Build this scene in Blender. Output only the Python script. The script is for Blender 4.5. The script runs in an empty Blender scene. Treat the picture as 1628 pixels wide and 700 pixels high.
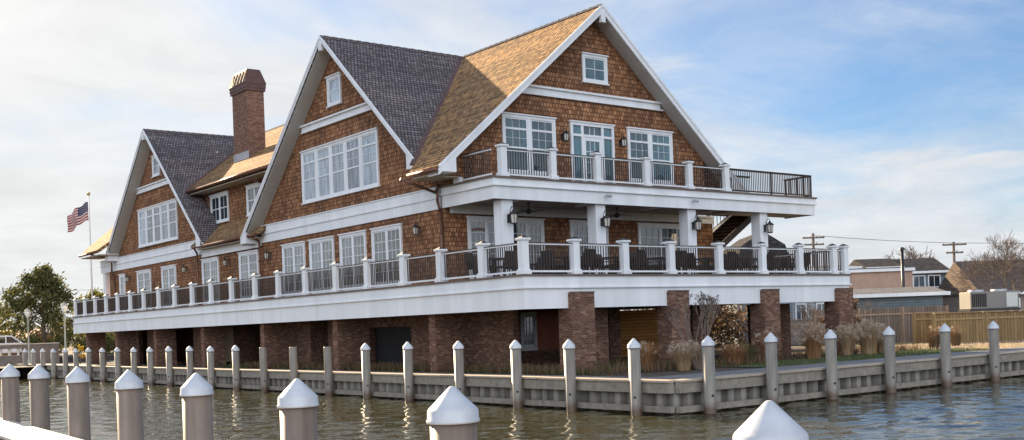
import bpy, math, random
from math import sin, cos, pi, radians, sqrt
from mathutils import Vector, Matrix, noise
S = bpy.context.scene
COL = S.collection
random.seed(7)

# ------------------------------------------------------------------ camera
roll = radians(2.087); aL = radians(37.651)
Fw = Vector((sin(aL), cos(aL), 0)); Rt = Vector((cos(aL), -sin(aL), 0)); Up = Vector((0, 0, 1))
cd = bpy.data.cameras.new('camera'); cam = bpy.data.objects.new('camera', cd); COL.objects.link(cam)
xc = Rt * cos(roll) - Up * sin(roll); yc = Rt * sin(roll) + Up * cos(roll); zc = -Fw
M = Matrix((xc, yc, zc)).transposed().to_4x4(); M.translation = Vector((-21.094, -26.668, 1.658))
cam.matrix_world = M
cd.sensor_width = 36; cd.lens = 38.17; cd.shift_y = 0.1023; cd.clip_start = .1; cd.clip_end = 3000
S.camera = cam

# ------------------------------------------------------------------ light
SUN_AZ, SUN_EL = 3.0, 23.5          # degrees from +Y towards +X
sd = Vector((sin(radians(SUN_AZ)) * cos(radians(SUN_EL)), cos(radians(SUN_AZ)) * cos(radians(SUN_EL)), sin(radians(SUN_EL))))
ld = bpy.data.lights.new('sun', 'SUN'); ld.energy = 5.0; ld.angle = radians(.6); ld.color = (1, .78, .50)
lo = bpy.data.objects.new('sun', ld); COL.objects.link(lo)
lo.rotation_euler = sd.to_track_quat('Z', 'Y').to_euler()
lo.location = sd * 80
W = bpy.data.worlds.new('World'); S.world = W; W.use_nodes = True
nt = W.node_tree; N = nt.nodes; L = nt.links; N.clear()
def wn(t, **k):
    n = N.new(t)
    for a, b in k.items(): setattr(n, a, b)
    return n
def wm(op, a, b=None, c=None, clamp=False):
    n = wn('ShaderNodeMath', operation=op, use_clamp=clamp)
    for i, v in enumerate((a, b, c)):
        if v is None: continue
        if isinstance(v, (int, float)): n.inputs[i].default_value = v
        else: L.new(v, n.inputs[i])
    return n.outputs[0]
sky = wn('ShaderNodeTexSky', sky_type='NISHITA', sun_disc=False, sun_elevation=radians(SUN_EL), sun_rotation=radians(SUN_AZ), air_density=1.0, dust_density=.35, ozone_density=3.0)
tc = wn('ShaderNodeTexCoord'); sx = wn('ShaderNodeSeparateXYZ'); L.new(tc.outputs['Generated'], sx.inputs[0])
zz = wm('MAXIMUM', sx.outputs[2], 0.0)
den = wm('ADD', zz, .16)
cx = wm('DIVIDE', sx.outputs[0], den); cy = wm('DIVIDE', sx.outputs[1], den)
cmb = wn('ShaderNodeCombineXYZ'); L.new(cx, cmb.inputs[0]); L.new(cy, cmb.inputs[1])
mp = wn('ShaderNodeMapping'); mp.inputs['Rotation'].default_value = (0, 0, radians(28)); mp.inputs['Scale'].default_value = (.62, 1.05, 1); mp.inputs['Location'].default_value = (3.2, 1.1, 0)
L.new(cmb.outputs[0], mp.inputs[0])
n1 = wn('ShaderNodeTexNoise'); n1.inputs['Scale'].default_value = .9; n1.inputs['Detail'].default_value = 9; n1.inputs['Roughness'].default_value = .58; n1.inputs['Distortion'].default_value = .9
L.new(mp.outputs[0], n1.inputs['Vector'])
n2 = wn('ShaderNodeTexNoise'); n2.inputs['Scale'].default_value = 2.3; n2.inputs['Detail'].default_value = 7; n2.inputs['Roughness'].default_value = .62; n2.inputs['Distortion'].default_value = .5
L.new(cmb.outputs[0], n2.inputs['Vector'])
dt = wn('ShaderNodeVectorMath', operation='DOT_PRODUCT'); L.new(tc.outputs['Generated'], dt.inputs[0]); dt.inputs[1].default_value = sd
glow = wm('POWER', wm('MAXIMUM', dt.outputs['Value'], 0.0), 3.5)
nn = wm('ADD', wm('MULTIPLY', n1.outputs[0], .72), wm('MULTIPLY', n2.outputs[0], .28))
low = wm('POWER', wm('SUBTRACT', 1.0, zz, clamp=True), 5.0)
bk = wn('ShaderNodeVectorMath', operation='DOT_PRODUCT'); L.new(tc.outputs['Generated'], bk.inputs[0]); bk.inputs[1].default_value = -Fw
back = wm('MULTIPLY', wm('MAXIMUM', bk.outputs['Value'], 0.0), .9)  # extra cloud added behind the camera, out of view, to fill the shade
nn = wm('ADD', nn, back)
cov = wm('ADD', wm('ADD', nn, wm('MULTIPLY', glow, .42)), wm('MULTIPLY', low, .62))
wmp = wn('ShaderNodeMapping'); wmp.inputs['Scale'].default_value = (2.2, 2.2, 15); wmp.inputs['Location'].default_value = (.4, 1.7, 0); L.new(tc.outputs['Generated'], wmp.inputs[0])
n3 = wn('ShaderNodeTexNoise'); n3.inputs['Scale'].default_value = 1.5; n3.inputs['Detail'].default_value = 8; n3.inputs['Roughness'].default_value = .6; n3.inputs['Distortion'].default_value = .3; L.new(wmp.outputs[0], n3.inputs['Vector'])
wr = wn('ShaderNodeMapRange', interpolation_type='SMOOTHSTEP'); L.new(n3.outputs[0], wr.inputs[0]); wr.inputs[1].default_value = .55; wr.inputs[2].default_value = .72; wr.inputs[3].default_value = 0; wr.inputs[4].default_value = .42
cov = wm('ADD', cov, wm('MULTIPLY', wr.outputs[0], wm('SUBTRACT', 1.0, wm('MULTIPLY', zz, 3.2), clamp=True)))
mr = wn('ShaderNodeMapRange', interpolation_type='SMOOTHSTEP'); L.new(cov, mr.inputs[0])
mr.inputs[1].default_value = .60; mr.inputs[2].default_value = 1.04; mr.inputs[3].default_value = .03; mr.inputs[4].default_value = .96
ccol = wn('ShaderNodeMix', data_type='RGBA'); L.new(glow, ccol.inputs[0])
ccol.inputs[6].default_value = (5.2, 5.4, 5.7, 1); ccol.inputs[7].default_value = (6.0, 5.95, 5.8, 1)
cc2 = wn('ShaderNodeMix', data_type='RGBA'); L.new(wm('MULTIPLY', back, 1.3, clamp=True), cc2.inputs[0]); L.new(ccol.outputs[2], cc2.inputs[6]); cc2.inputs[7].default_value = (13.5, 14.6, 16.5, 1)  # brighter colour for the added, unseen cloud bank
tone = wn('ShaderNodeMix', data_type='RGBA', blend_type='MULTIPLY'); tone.inputs[0].default_value = 1
L.new(cc2.outputs[2], tone.inputs[6])
tm = wn('ShaderNodeMapRange'); L.new(n2.outputs[0], tm.inputs[0]); tm.inputs[1].default_value = .3; tm.inputs[2].default_value = .7; tm.inputs[3].default_value = .88; tm.inputs[4].default_value = 1.08
L.new(tm.outputs[0], tone.inputs[7])
skt = wn('ShaderNodeMix', data_type='RGBA', blend_type='MULTIPLY'); skt.inputs[0].default_value = 1; L.new(sky.outputs[0], skt.inputs[6]); skt.inputs[7].default_value = (.58, .75, .90, 1)
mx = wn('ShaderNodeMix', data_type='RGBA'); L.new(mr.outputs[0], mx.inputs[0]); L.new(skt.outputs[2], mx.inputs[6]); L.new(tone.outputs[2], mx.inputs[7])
aur = wm('MULTIPLY', wm('POWER', wm('MAXIMUM', dt.outputs['Value'], 0.0), 44.0), 2.0)
ac = wn('ShaderNodeMix', data_type='RGBA'); ac.inputs[0].default_value = 1; ac.inputs[6].default_value = (0, 0, 0, 1); ac.inputs[7].default_value = (1, .93, .80, 1)
asc = wn('ShaderNodeVectorMath', operation='SCALE'); L.new(ac.outputs[2], asc.inputs[0]); L.new(aur, asc.inputs['Scale'])
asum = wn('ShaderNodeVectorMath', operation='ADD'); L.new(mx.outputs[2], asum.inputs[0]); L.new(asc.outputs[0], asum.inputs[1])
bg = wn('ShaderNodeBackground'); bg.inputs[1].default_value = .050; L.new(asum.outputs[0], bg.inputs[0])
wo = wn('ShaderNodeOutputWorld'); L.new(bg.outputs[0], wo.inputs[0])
S.view_settings.view_transform = 'Standard'; S.view_settings.look = 'None'; S.view_settings.gamma = 1
S.view_settings.exposure = 1.58
S.cycles.max_bounces = 6; S.cycles.caustics_reflective = False; S.cycles.caustics_refractive = False
S.cycles.use_denoising = True

# ------------------------------------------------------------------ materials
def mat(name):
    m = bpy.data.materials.new(name); m.use_nodes = True
    n = m.node_tree; b = n.nodes['Principled BSDF']
    return m, n, b
def nd(n, t, ins=None, **k):
    x = n.nodes.new(t)
    for a, c in k.items(): setattr(x, a, c)
    for a, c in (ins or {}).items():
        if isinstance(c, bpy.types.NodeSocket): n.links.new(c, x.inputs[a])
        else: x.inputs[a].default_value = c
    return x
def mixc(n, f, a, b, blend='MIX'):
    x = n.nodes.new('ShaderNodeMix'); x.data_type = 'RGBA'; x.blend_type = blend
    for i, v in ((0, f), (6, a), (7, b)):
        if isinstance(v, bpy.types.NodeSocket): n.links.new(v, x.inputs[i])
        else: x.inputs[i].default_value = v if i == 0 else (v if isinstance(v, (int, float)) else (*v, 1))
    return x.outputs[2]
def mth(n, op, a, b=0.0):
    x = n.nodes.new('ShaderNodeMath'); x.operation = op
    for i, v in enumerate((a, b)):
        if isinstance(v, bpy.types.NodeSocket): n.links.new(v, x.inputs[i])
        else: x.inputs[i].default_value = v
    return x.outputs[0]
def rng(n, s, a, b, c, d):
    return nd(n, 'ShaderNodeMapRange', {0: s, 1: a, 2: b, 3: c, 4: d}).outputs[0]
def bump(n, b, h, dist, strength=1.0):
    x = nd(n, 'ShaderNodeBump', {'Height': h, 'Distance': dist, 'Strength': strength}); n.links.new(x.outputs[0], b.inputs['Normal'])

def plain(name, col, rough=.6, var=.15, scale=3.0, metal=0.0, spec=.5, streak=False, bmp=0.0):
    m, n, b = mat(name)
    tcn = nd(n, 'ShaderNodeTexCoord')
    mpn = nd(n, 'ShaderNodeMapping', {'Vector': tcn.outputs['Object'], 'Scale': (1, 1, .12 if streak else 1)})
    no = nd(n, 'ShaderNodeTexNoise', {'Vector': mpn.outputs[0], 'Scale': scale, 'Detail': 6.0, 'Roughness': .6})
    f = rng(n, no.outputs[0], .3, .7, 1 - var, 1 + var)
    c = mixc(n, 1.0, col, (1, 1, 1), 'MULTIPLY'); n.links.new(f, n.nodes[-1].inputs[7]) if False else None
    mm = n.nodes.new('ShaderNodeMix'); mm.data_type = 'RGBA'; mm.blend_type = 'MULTIPLY'; mm.inputs[0].default_value = 1
    mm.inputs[6].default_value = (*col, 1); n.links.new(f, mm.inputs[7]); n.links.new(mm.outputs[2], b.inputs['Base Color'])
    b.inputs['Roughness'].default_value = rough; b.inputs['Metallic'].default_value = metal; b.inputs['Specular IOR Level'].default_value = spec
    if bmp: bump(n, b, no.outputs[0], bmp)
    return m

def courses(name, c1, c2, w, h, mortar=.012, mcol=(.03, .02, .015), rough=.85, saw=.02, tint=((1, 1, 1), (1, 1, 1)), tsc=.35, offs=.5, third=None, squash=1.0, rowvar=.07):
    """shingles / bricks laid in courses on metric UVs"""
    m, n, b = mat(name)
    uv = nd(n, 'ShaderNodeUVMap').outputs[0]
    jit = nd(n, 'ShaderNodeTexNoise', {'Vector': uv, 'Scale': 1.7, 'Detail': 3.0})
    uvj = nd(n, 'ShaderNodeVectorMath', {0: uv}, operation='ADD')
    sc = nd(n, 'ShaderNodeVectorMath', {0: jit.outputs['Color']}, operation='SCALE'); sc.inputs['Scale'].default_value = .02
    n.links.new(sc.outputs[0], uvj.inputs[1])
    br = nd(n, 'ShaderNodeTexBrick', {'Vector': uvj.outputs[0], 'Color1': (0, 0, 0, 1), 'Color2': (1, 1, 1, 1), 'Mortar': (0, 0, 0, 1), 'Scale': 1.0, 'Mortar Size': mortar, 'Mortar Smooth': .2, 'Bias': 0.0, 'Brick Width': w, 'Row Height': h}, offset=offs, squash=squash)
    ramp = nd(n, 'ShaderNodeValToRGB', {0: br.outputs['Color']})
    e = ramp.color_ramp.elements; e[0].position = 0; e[0].color = (*c1, 1); e[1].position = 1; e[1].color = (*c2, 1)
    if third:
        x = e.new(.5); x.color = (*third, 1)
    wear = nd(n, 'ShaderNodeTexNoise', {'Vector': uv, 'Scale': tsc, 'Detail': 5.0, 'Roughness': .65})
    tcol = mixc(n, rng(n, wear.outputs[0], .35, .65, 0, 1), tint[0], tint[1])
    c = mixc(n, 1.0, ramp.outputs[0], tcol, 'MULTIPLY')
    fine = nd(n, 'ShaderNodeTexNoise', {'Vector': nd(n, 'ShaderNodeMapping', {'Vector': uv, 'Scale': (28, 5, 1)}).outputs[0], 'Scale': 1.0, 'Detail': 3.0})
    fv = rng(n, fine.outputs[0], .3, .7, .72, 1.25)
    sp0 = nd(n, 'ShaderNodeSeparateXYZ', {0: uvj.outputs[0]})
    rown = nd(n, 'ShaderNodeTexWhiteNoise', {'W': mth(n, 'FLOOR', mth(n, 'DIVIDE', sp0.outputs[1], h))}, noise_dimensions='1D')
    fv = mth(n, 'MULTIPLY', fv, rng(n, rown.outputs['Value'], 0, 1, 1 - rowvar, 1 + rowvar))
    mm = n.nodes.new('ShaderNodeMix'); mm.data_type = 'RGBA'; mm.blend_type = 'MULTIPLY'; mm.inputs[0].default_value = 1
    n.links.new(c, mm.inputs[6]); n.links.new(fv, mm.inputs[7])
    c = mixc(n, br.outputs['Fac'], mm.outputs[2], mcol)
    n.links.new(c, b.inputs['Base Color']); b.inputs['Roughness'].default_value = rough; b.inputs['Specular IOR Level'].default_value = .04
    sp = nd(n, 'ShaderNodeSeparateXYZ', {0: uvj.outputs[0]})
    fr = mth(n, 'FRACT', mth(n, 'DIVIDE', sp.outputs[1], h))
    ht = mth(n, 'SUBTRACT', 1.0, fr)
    rnd = mth(n, 'MULTIPLY', br.outputs['Color'], .5)
    ht = mth(n, 'ADD', ht, rnd) if saw > .005 else rnd
    ht = mth(n, 'MULTIPLY', ht, mth(n, 'SUBTRACT', 1.0, br.outputs['Fac']))
    bump(n, b, ht, max(saw, .006))
    return m

def boards(name, col, w, axis=0, gap=.012, var=.25, rough=.75, gapc=(.03, .025, .02), grain=True):
    """parallel boards on metric UVs; axis = uv axis across the boards"""
    m, n, b = mat(name)
    uv = nd(n, 'ShaderNodeUVMap').outputs[0]; sp = nd(n, 'ShaderNodeSeparateXYZ', {0: uv})
    t = mth(n, 'DIVIDE', sp.outputs[axis], w)
    fl = mth(n, 'FLOOR', t); fr = mth(n, 'FRACT', t)
    wnz = nd(n, 'ShaderNodeTexWhiteNoise', {'W': fl}, noise_dimensions='1D')
    f = rng(n, wnz.outputs['Value'], 0, 1, 1 - var, 1 + var)
    scl = (30, 2, 1) if axis == 0 else (2, 30, 1)
    g = nd(n, 'ShaderNodeTexNoise', {'Vector': nd(n, 'ShaderNodeMapping', {'Vector': uv, 'Scale': scl}).outputs[0], 'Scale': 1.0, 'Detail': 4.0})
    g2 = rng(n, g.outputs[0], .3, .7, .8, 1.2)
    ff = mth(n, 'MULTIPLY', f, g2)
    mm = n.nodes.new('ShaderNodeMix'); mm.data_type = 'RGBA'; mm.blend_type = 'MULTIPLY'; mm.inputs[0].default_value = 1
    mm.inputs[6].default_value = (*col, 1); n.links.new(ff, mm.inputs[7])
    edge = mth(n, 'LESS_THAN', fr, gap / w)
    n.links.new(mixc(n, edge, mm.outputs[2], gapc), b.inputs['Base Color'])
    b.inputs['Roughness'].default_value = rough; b.inputs['Specular IOR Level'].default_value = .3
    bump(n, b, mth(n, 'SUBTRACT', g.outputs[0], mth(n, 'MULTIPLY', edge, 2.0)), .004)
    return m

def glass(name, col, rough=.04, ior=1.9, wob=.004):
    m, n, b = mat(name)
    tcn = nd(n, 'ShaderNodeTexCoord')
    no = nd(n, 'ShaderNodeTexNoise', {'Vector': tcn.outputs['Object'], 'Scale': 1.3, 'Detail': 2.0})
    f = nd(n, 'ShaderNodeTexNoise', {'Vector': nd(n, 'ShaderNodeMapping', {'Vector': tcn.outputs['Object'], 'Scale': (2.2, 2.2, .5)}).outputs[0], 'Scale': 2.0, 'Detail': 3.0})
    c = mixc(n, rng(n, f.outputs[0], .35, .65, 0, 1), tuple(v * .7 for v in col), tuple(min(1, v * 1.25) for v in col))
    oi = nd(n, 'ShaderNodeObjectInfo'); v = rng(n, oi.outputs['Random'], 0, 1, .45, 1.5)
    mm = n.nodes.new('ShaderNodeMix'); mm.data_type = 'RGBA'; mm.blend_type = 'MULTIPLY'; mm.inputs[0].default_value = 1; n.links.new(c, mm.inputs[6]); n.links.new(v, mm.inputs[7]); c = mm.outputs[2]
    n.links.new(c, b.inputs['Base Color']); b.inputs['Roughness'].default_value = rough; b.inputs['IOR'].default_value = ior
    bump(n, b, no.outputs[0], wob)
    return m

m_shin = courses('cedar_wall_shingle', (.185, .10, .062), (.40, .23, .135), .15, .175, .010, (.035, .018, .012), saw=.03, tint=((.72, .69, .70), (1.2, 1.06, .92)), tsc=.55, third=(.275, .15, .088))
m_roof = courses('cedar_roof_shingle', (.22, .14, .08), (.60, .37, .17), .16, .19, .020, (.05, .04, .035), saw=.028, tint=((.8, .82, .88), (1.15, 1.02, .9)), third=(.40, .255, .13), rowvar=.2)
m_roofg = courses('weathered_shaded_shingle', (.145, .128, .125), (.27, .24, .235), .16, .19, .020, (.04, .035, .035), saw=.028, tint=((.85, .85, .95), (1.1, 1.05, 1.0)), third=(.20, .18, .178), rowvar=.16)  # weathered cedar; shade of the cross-gable slopes is put into the grey
m_brick = courses('red_brick', (.115, .052, .036), (.31, .175, .12), .22, .078, .012, (.15, .12, .10), saw=0, tint=((.8, .78, .77), (1.1, 1.08, 1.05)), tsc=.8, third=(.175, .085, .057))
m_chim = courses('chimney_brick', (.11, .05, .035), (.29, .16, .11), .22, .078, .012, (.20, .15, .12), saw=0, third=(.19, .095, .065))
m_white = plain('white_trim_paint', (.76, .77, .78), .5, .09, 1.6, streak=True)
m_soffit = plain('soffit_paint', (.50, .48, .45), .6, .06, 3)
m_esof = plain('bounce_tan_eave', (.40, .33, .26), .7, .1, 3)  # warm bounce light under the eaves is put into the tan
m_copper = plain('aged_copper', (.16, .075, .05), .42, .3, 6, metal=.5)
m_cap = plain('copper_cap', (.10, .05, .042), .6, .25, 5, metal=.1)
m_lead = plain('lead_flashing', (.42, .42, .43), .5, .15, 4, metal=.3)
m_bronze = plain('bronze_baluster', (.055, .038, .03), .65, .2, 8)
m_black = plain('black_metal', (.012, .012, .014), .4, .2, 8)
m_wicker = plain('dark_wicker', (.022, .018, .018), .6, .35, 30)
m_deckb = boards('deck_boards', (.16, .12, .10), .14, 0)
m_fascrim = plain('deck_nosing', (.14, .10, .08), .6, .2, 4)
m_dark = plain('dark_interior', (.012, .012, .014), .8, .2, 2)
m_gpale = glass('pane_with_pale_blinds', (.26, .31, .36), .04, 1.7)
m_gmid = glass('pane_with_curtains', (.16, .18, .18), .04, 1.9, .012)
m_gdark = glass('pane_dark', (.03, .05, .06), .03, 1.9)
m_gteal = glass('pane_teal', (.04, .12, .15), .03, 1.8)
m_wood = boards('weathered_timber', (.36, .30, .24), .28, 0, .006, .15)
m_capb = boards('cap_timber', (.46, .38, .30), 2.65, 0, .012, .12)
m_walk = boards('walk_boards', (.23, .22, .22), .14, 0, .012, .2)
m_wale = plain('wale_timber', (.27, .235, .19), .8, .25, 5, bmp=.01)
m_orange = boards('cedar_screen_boards', (.50, .235, .06), .15, 1, .015, .2)
m_fence = boards('tan_fence_pickets', (.20, .15, .12), .15, 0, .02, .25)
m_gold = boards('new_cedar_boards', (.23, .15, .068), .15, 0, .015, .2)
m_goldp = plain('new_cedar_post', (.28, .19, .09), .7, .15, 5)
m_stone = plain('parapet_concrete', (.20, .165, .14), .85, .25, 3)

def pvc(name, col, far=False):
    m, n, b = mat(name)
    tcn = nd(n, 'ShaderNodeTexCoord')
    st = nd(n, 'ShaderNodeTexNoise', {'Vector': nd(n, 'ShaderNodeMapping', {'Vector': tcn.outputs['Object'], 'Scale': (9, 9, .5)}).outputs[0], 'Scale': 1.2, 'Detail': 5.0})
    bl = nd(n, 'ShaderNodeTexNoise', {'Vector': nd(n, 'ShaderNodeMapping', {'Vector': tcn.outputs['Object'], 'Scale': (5, 5, 2.5)}).outputs[0], 'Scale': 1.0, 'Detail': 7.0, 'Roughness': .7})
    oi = nd(n, 'ShaderNodeObjectInfo')
    f = mth(n, 'MULTIPLY', rng(n, st.outputs[0], .3, .7, .78, 1.2), mth(n, 'MULTIPLY', rng(n, bl.outputs[0], .3, .7, .84, 1.12), rng(n, oi.outputs['Random'], 0, 1, .86, 1.12)))
    sp = nd(n, 'ShaderNodeSeparateXYZ', {0: tcn.outputs['Object']})
    nz = nd(n, 'ShaderNodeTexNoise', {'Vector': tcn.outputs['Object'], 'Scale': 14.0, 'Detail': 3.0})
    wet = rng(n, mth(n, 'ADD', sp.outputs[2], mth(n, 'MULTIPLY', nz.outputs[0], .12)), -.62, -.42, 1, 0)
    mm = n.nodes.new('ShaderNodeMix'); mm.data_type = 'RGBA'; mm.blend_type = 'MULTIPLY'; mm.inputs[0].default_value = 1
    mm.inputs[6].default_value = (*col, 1); n.links.new(f, mm.inputs[7])
    c = mixc(n, wet, mm.outputs[2], (.10, .06, .035))
    n.links.new(c, b.inputs['Base Color']); b.inputs['Roughness'].default_value = .5
    return m
m_pile = pvc('taupe_piling_sleeve', (.215, .165, .128))
m_pileg = pvc('grey_piling_sleeve', (.235, .21, .175))
m_pcap = plain('white_piling_cap', (.53, .55, .58), .45, .13, 5)

def sheetpile():
    m, n, b = mat('vinyl_sheet_piling')
    uv = nd(n, 'ShaderNodeTexCoord').outputs['Object']
    st = nd(n, 'ShaderNodeTexNoise', {'Vector': nd(n, 'ShaderNodeMapping', {'Vector': uv, 'Scale': (1.6, 1.6, .25)}).outputs[0], 'Scale': 2.0, 'Detail': 5.0})
    sp = nd(n, 'ShaderNodeSeparateXYZ', {0: uv})
    nz = nd(n, 'ShaderNodeTexNoise', {'Vector': uv, 'Scale': 6.0, 'Detail': 4.0})
    wet = rng(n, mth(n, 'ADD', sp.outputs[2], mth(n, 'MULTIPLY', nz.outputs[0], .2)), -.66, -.36, 1, 0)
    c = mixc(n, rng(n, st.outputs[0], .35, .65, 0, 1), (.16, .15, .13), (.36, .33, .285))
    n.links.new(mixc(n, wet, c, (.085, .07, .04)), b.inputs['Base Color']); b.inputs['Roughness'].default_value = .55
    return m
m_sheet = sheetpile()

# ------------------------------------------------------------------ mesh helpers
class MB:
    def __init__(s): s.v = []; s.f = []; s.m = []; s.sm = []
    def add(s, vs, fs, mi=0, sm=False):
        o = len(s.v); s.v += [tuple(p) for p in vs]
        for f in fs: s.f.append([i + o for i in f]); s.m.append(mi); s.sm.append(sm)
        return s
    def box(s, a, b, mi=0):
        x0, x1 = sorted((a[0], b[0])); y0, y1 = sorted((a[1], b[1])); z0, z1 = sorted((a[2], b[2]))
        vs = [(x0, y0, z0), (x1, y0, z0), (x1, y1, z0), (x0, y1, z0), (x0, y0, z1), (x1, y0, z1), (x1, y1, z1), (x0, y1, z1)]
        return s.add(vs, [(3, 2, 1, 0), (4, 5, 6, 7), (0, 1, 5, 4), (1, 2, 6, 5), (2, 3, 7, 6), (3, 0, 4, 7)], mi)
    def obox(s, c, ax, ay, az, mi=0):
        c = Vector(c); ax = Vector(ax); ay = Vector(ay); az = Vector(az)
        vs = [c + i * ax + j * ay + k * az for k in (-1, 1) for i, j in ((-1, -1), (1, -1), (1, 1), (-1, 1))]
        return s.add(vs, [(3, 2, 1, 0), (4, 5, 6, 7), (0, 1, 5, 4), (1, 2, 6, 5), (2, 3, 7, 6), (3, 0, 4, 7)], mi)
    def prism(s, poly, d, mi=0):
        n = len(poly); P = [Vector(p) for p in poly]; d = Vector(d)
        nrm = Vector((0, 0, 0))
        for i in range(n): nrm += P[i].cross(P[(i + 1) % n])
        if nrm.dot(d) > 0: P.reverse()
        vs = P + [p + d for p in P]
        fs = [tuple(range(n)), tuple(reversed(range(n, 2 * n)))] + [((i + 1) % n, i, i + n, (i + 1) % n + n) for i in range(n)]
        return s.add(vs, fs, mi)
    def bar(s, p, q, w, h, mi=0, up=(0, 0, 1)):
        p = Vector(p); q = Vector(q); d = (q - p) / 2; u = Vector(up)
        side = d.cross(u).normalized(); u2 = side.cross(d).normalized()
        return s.obox((p + q) / 2, d, side * w / 2, u2 * h / 2, mi)
    def tube(s, p, q, r0, r1=None, n=8, mi=0, cap=True, sm=True):
        r1 = r0 if r1 is None else r1
        p = Vector(p); q = Vector(q); d = (q - p)
        if d.length < 1e-6: return s
        d.normalize(); a = d.orthogonal().normalized(); b = d.cross(a)
        vs = []
        for c, r in ((p, r0), (q, r1)):
            vs += [c + (a * cos(2 * pi * i / n) + b * sin(2 * pi * i / n)) * r for i in range(n)]
        fs = [(i, (i + 1) % n, (i + 1) % n + n, i + n) for i in range(n)]
        s.add(vs, fs, mi, sm)
        if cap:
            s.add([], [], mi)
            o = len(s.v) - 2 * n
            s.f.append([o + i for i in reversed(range(n))]); s.m.append(mi); s.sm.append(False)
            s.f.append([o + n + i for i in range(n)]); s.m.append(mi); s.sm.append(False)
        return s
    def lathe(s, prof, n=24, mi=0, c=(0, 0, 0), sm=True):
        vs = []; 
        for r, z in prof: vs += [(c[0] + r * cos(2 * pi * i / n), c[1] + r * sin(2 * pi * i / n), c[2] + z) for i in range(n)]
        fs = []
        for k in range(len(prof) - 1):
            for i in range(n):
                j = (i + 1) % n; fs.append((k * n + i, k * n + j, (k + 1) * n + j, (k + 1) * n + i))
        return s.add(vs, fs, mi, sm)
    def build(s, name, mats, parent=None, bevel=0, uvrot=False):
        me = bpy.data.meshes.new(name); me.from_pydata(s.v, [], s.f)
        if not isinstance(mats, (list, tuple)): mats = [mats]
        for m in mats: me.materials.append(m)
        me.polygons.foreach_set('material_index', s.m); me.polygons.foreach_set('use_smooth', s.sm)
        me.update()
        uvl = me.uv_layers.new(name='UVMap').data
        for p in me.polygons:
            n = p.normal
            if abs(n.z) > .97: ua, va = Vector((1, 0, 0)), Vector((0, 1, 0))
            else: ua = Vector((-n.y, n.x, 0)).normalized(); va = n.cross(ua)
            if uvrot: ua, va = va, ua
            for li in p.loop_indices:
                co = me.vertices[me.loops[li].vertex_index].co
                uvl[li].uv = (co.dot(ua), co.dot(va))
        o = bpy.data.objects.new(name, me); COL.objects.link(o)
        if parent: o.parent = parent
        if bevel:
            md = o.modifiers.new('bevel', 'BEVEL'); md.width = bevel; md.segments = 2; md.limit_method = 'ANGLE'; md.angle_limit = radians(40)
        return o
def tag(o, label=None, cat=None, group=None, kind=None):
    if label: o['label'] = label
    if cat: o['category'] = cat
    if group: o['group'] = group
    if kind: o['kind'] = kind
    return o
def empty(name, loc=(0, 0, 0), label=None, cat=None, group=None, rz=0):
    o = bpy.data.objects.new(name, None); COL.objects.link(o); o.location = loc; o.rotation_euler = (0, 0, rz); o.empty_display_size = .3
    return tag(o, label, cat, group)
def kids(o): return [c for c in COL.objects if c.parent == o]
def dup(o, loc=None, rz=None, label=None, group=None, parent=None, tree=None):
    c = o.copy(); COL.objects.link(c)
    if parent: c.parent = parent
    if loc is not None: c.location = loc
    if rz is not None: c.rotation_euler = (0, 0, rz)
    if label: c['label'] = label
    if group: c['group'] = group
    for k in (tree or {}).get(o.name, []) if tree else kids(o):
        dup(k, parent=c, tree=tree)
    return c
def treeof(o):
    d = {}
    def rec(x):
        ks = kids(x); d[x.name] = ks
        for k in ks: rec(k)
    rec(o); return d
ORD = ['first', 'second', 'third', 'fourth', 'fifth', 'sixth', 'seventh', 'eighth', 'ninth', 'tenth', 'eleventh', 'twelfth', 'thirteenth', 'fourteenth', 'fifteenth', 'sixteenth', 'seventeenth', 'eighteenth', 'nineteenth', 'twentieth', 'twenty-first', 'twenty-second', 'twenty-third', 'twenty-fourth', 'twenty-fifth']

# ------------------------------------------------------------------ ground, water
def groundmat(name, a, b, c, sc=1.0, rough=.95, bm=.03):
    m, n, bs = mat(name)
    o = nd(n, 'ShaderNodeTexCoord').outputs['Object']
    n1 = nd(n, 'ShaderNodeTexNoise', {'Vector': o, 'Scale': .6 * sc, 'Detail': 8.0, 'Roughness': .7}); n2 = nd(n, 'ShaderNodeTexNoise', {'Vector': o, 'Scale': 9 * sc, 'Detail': 6.0, 'Roughness': .7})
    x = mixc(n, rng(n, n1.outputs[0], .35, .65, 0, 1), a, b); x = mixc(n, rng(n, n2.outputs[0], .45, .7, 0, 1), x, c)
    n.links.new(x, bs.inputs['Base Color']); bs.inputs['Roughness'].default_value = rough; bump(n, bs, n2.outputs[0], bm)
    return m
m_soil = groundmat('mulch_soil', (.055, .04, .03), (.09, .07, .05), (.14, .11, .08))
m_lawn = groundmat('lawn_grass', (.055, .095, .035), (.10, .13, .045), (.16, .15, .06), 1.5)
m_litlawn = groundmat('lit_grass', (.22, .20, .08), (.32, .26, .11), (.38, .31, .16), 1.5)  # sunlight on the grass is put into this yellow colour
m_asph = groundmat('asphalt', (.05, .05, .05), (.065, .063, .06), (.08, .078, .074), 2.0)
def sheet(name, poly, z, m, lab=None):
    mb = MB(); mb.add([(x, y, z) for x, y in poly], [tuple(range(len(poly)))]); o = mb.build(name, m); o['kind'] = 'structure'; return o
BX, BY = -1.0, -7.3           # seawall faces
sheet('ground', [(BX, BY), (1500, BY), (1500, 2000), (-1500, 2000), (-1500, 60.3), (BX, 60.3)], -.02, m_soil)
sheet('ground_near_bank', [(-16.4, -400), (-15.9, 12), (-15.6, 60.3), (-400, 60.3), (-400, -400)], -.02, m_asph)
sheet('lawn', [(6.5, -4.9), (60, -4.9), (60, -1.0), (20, -.6), (6.5, -1.6)], .006, m_lawn)
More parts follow.
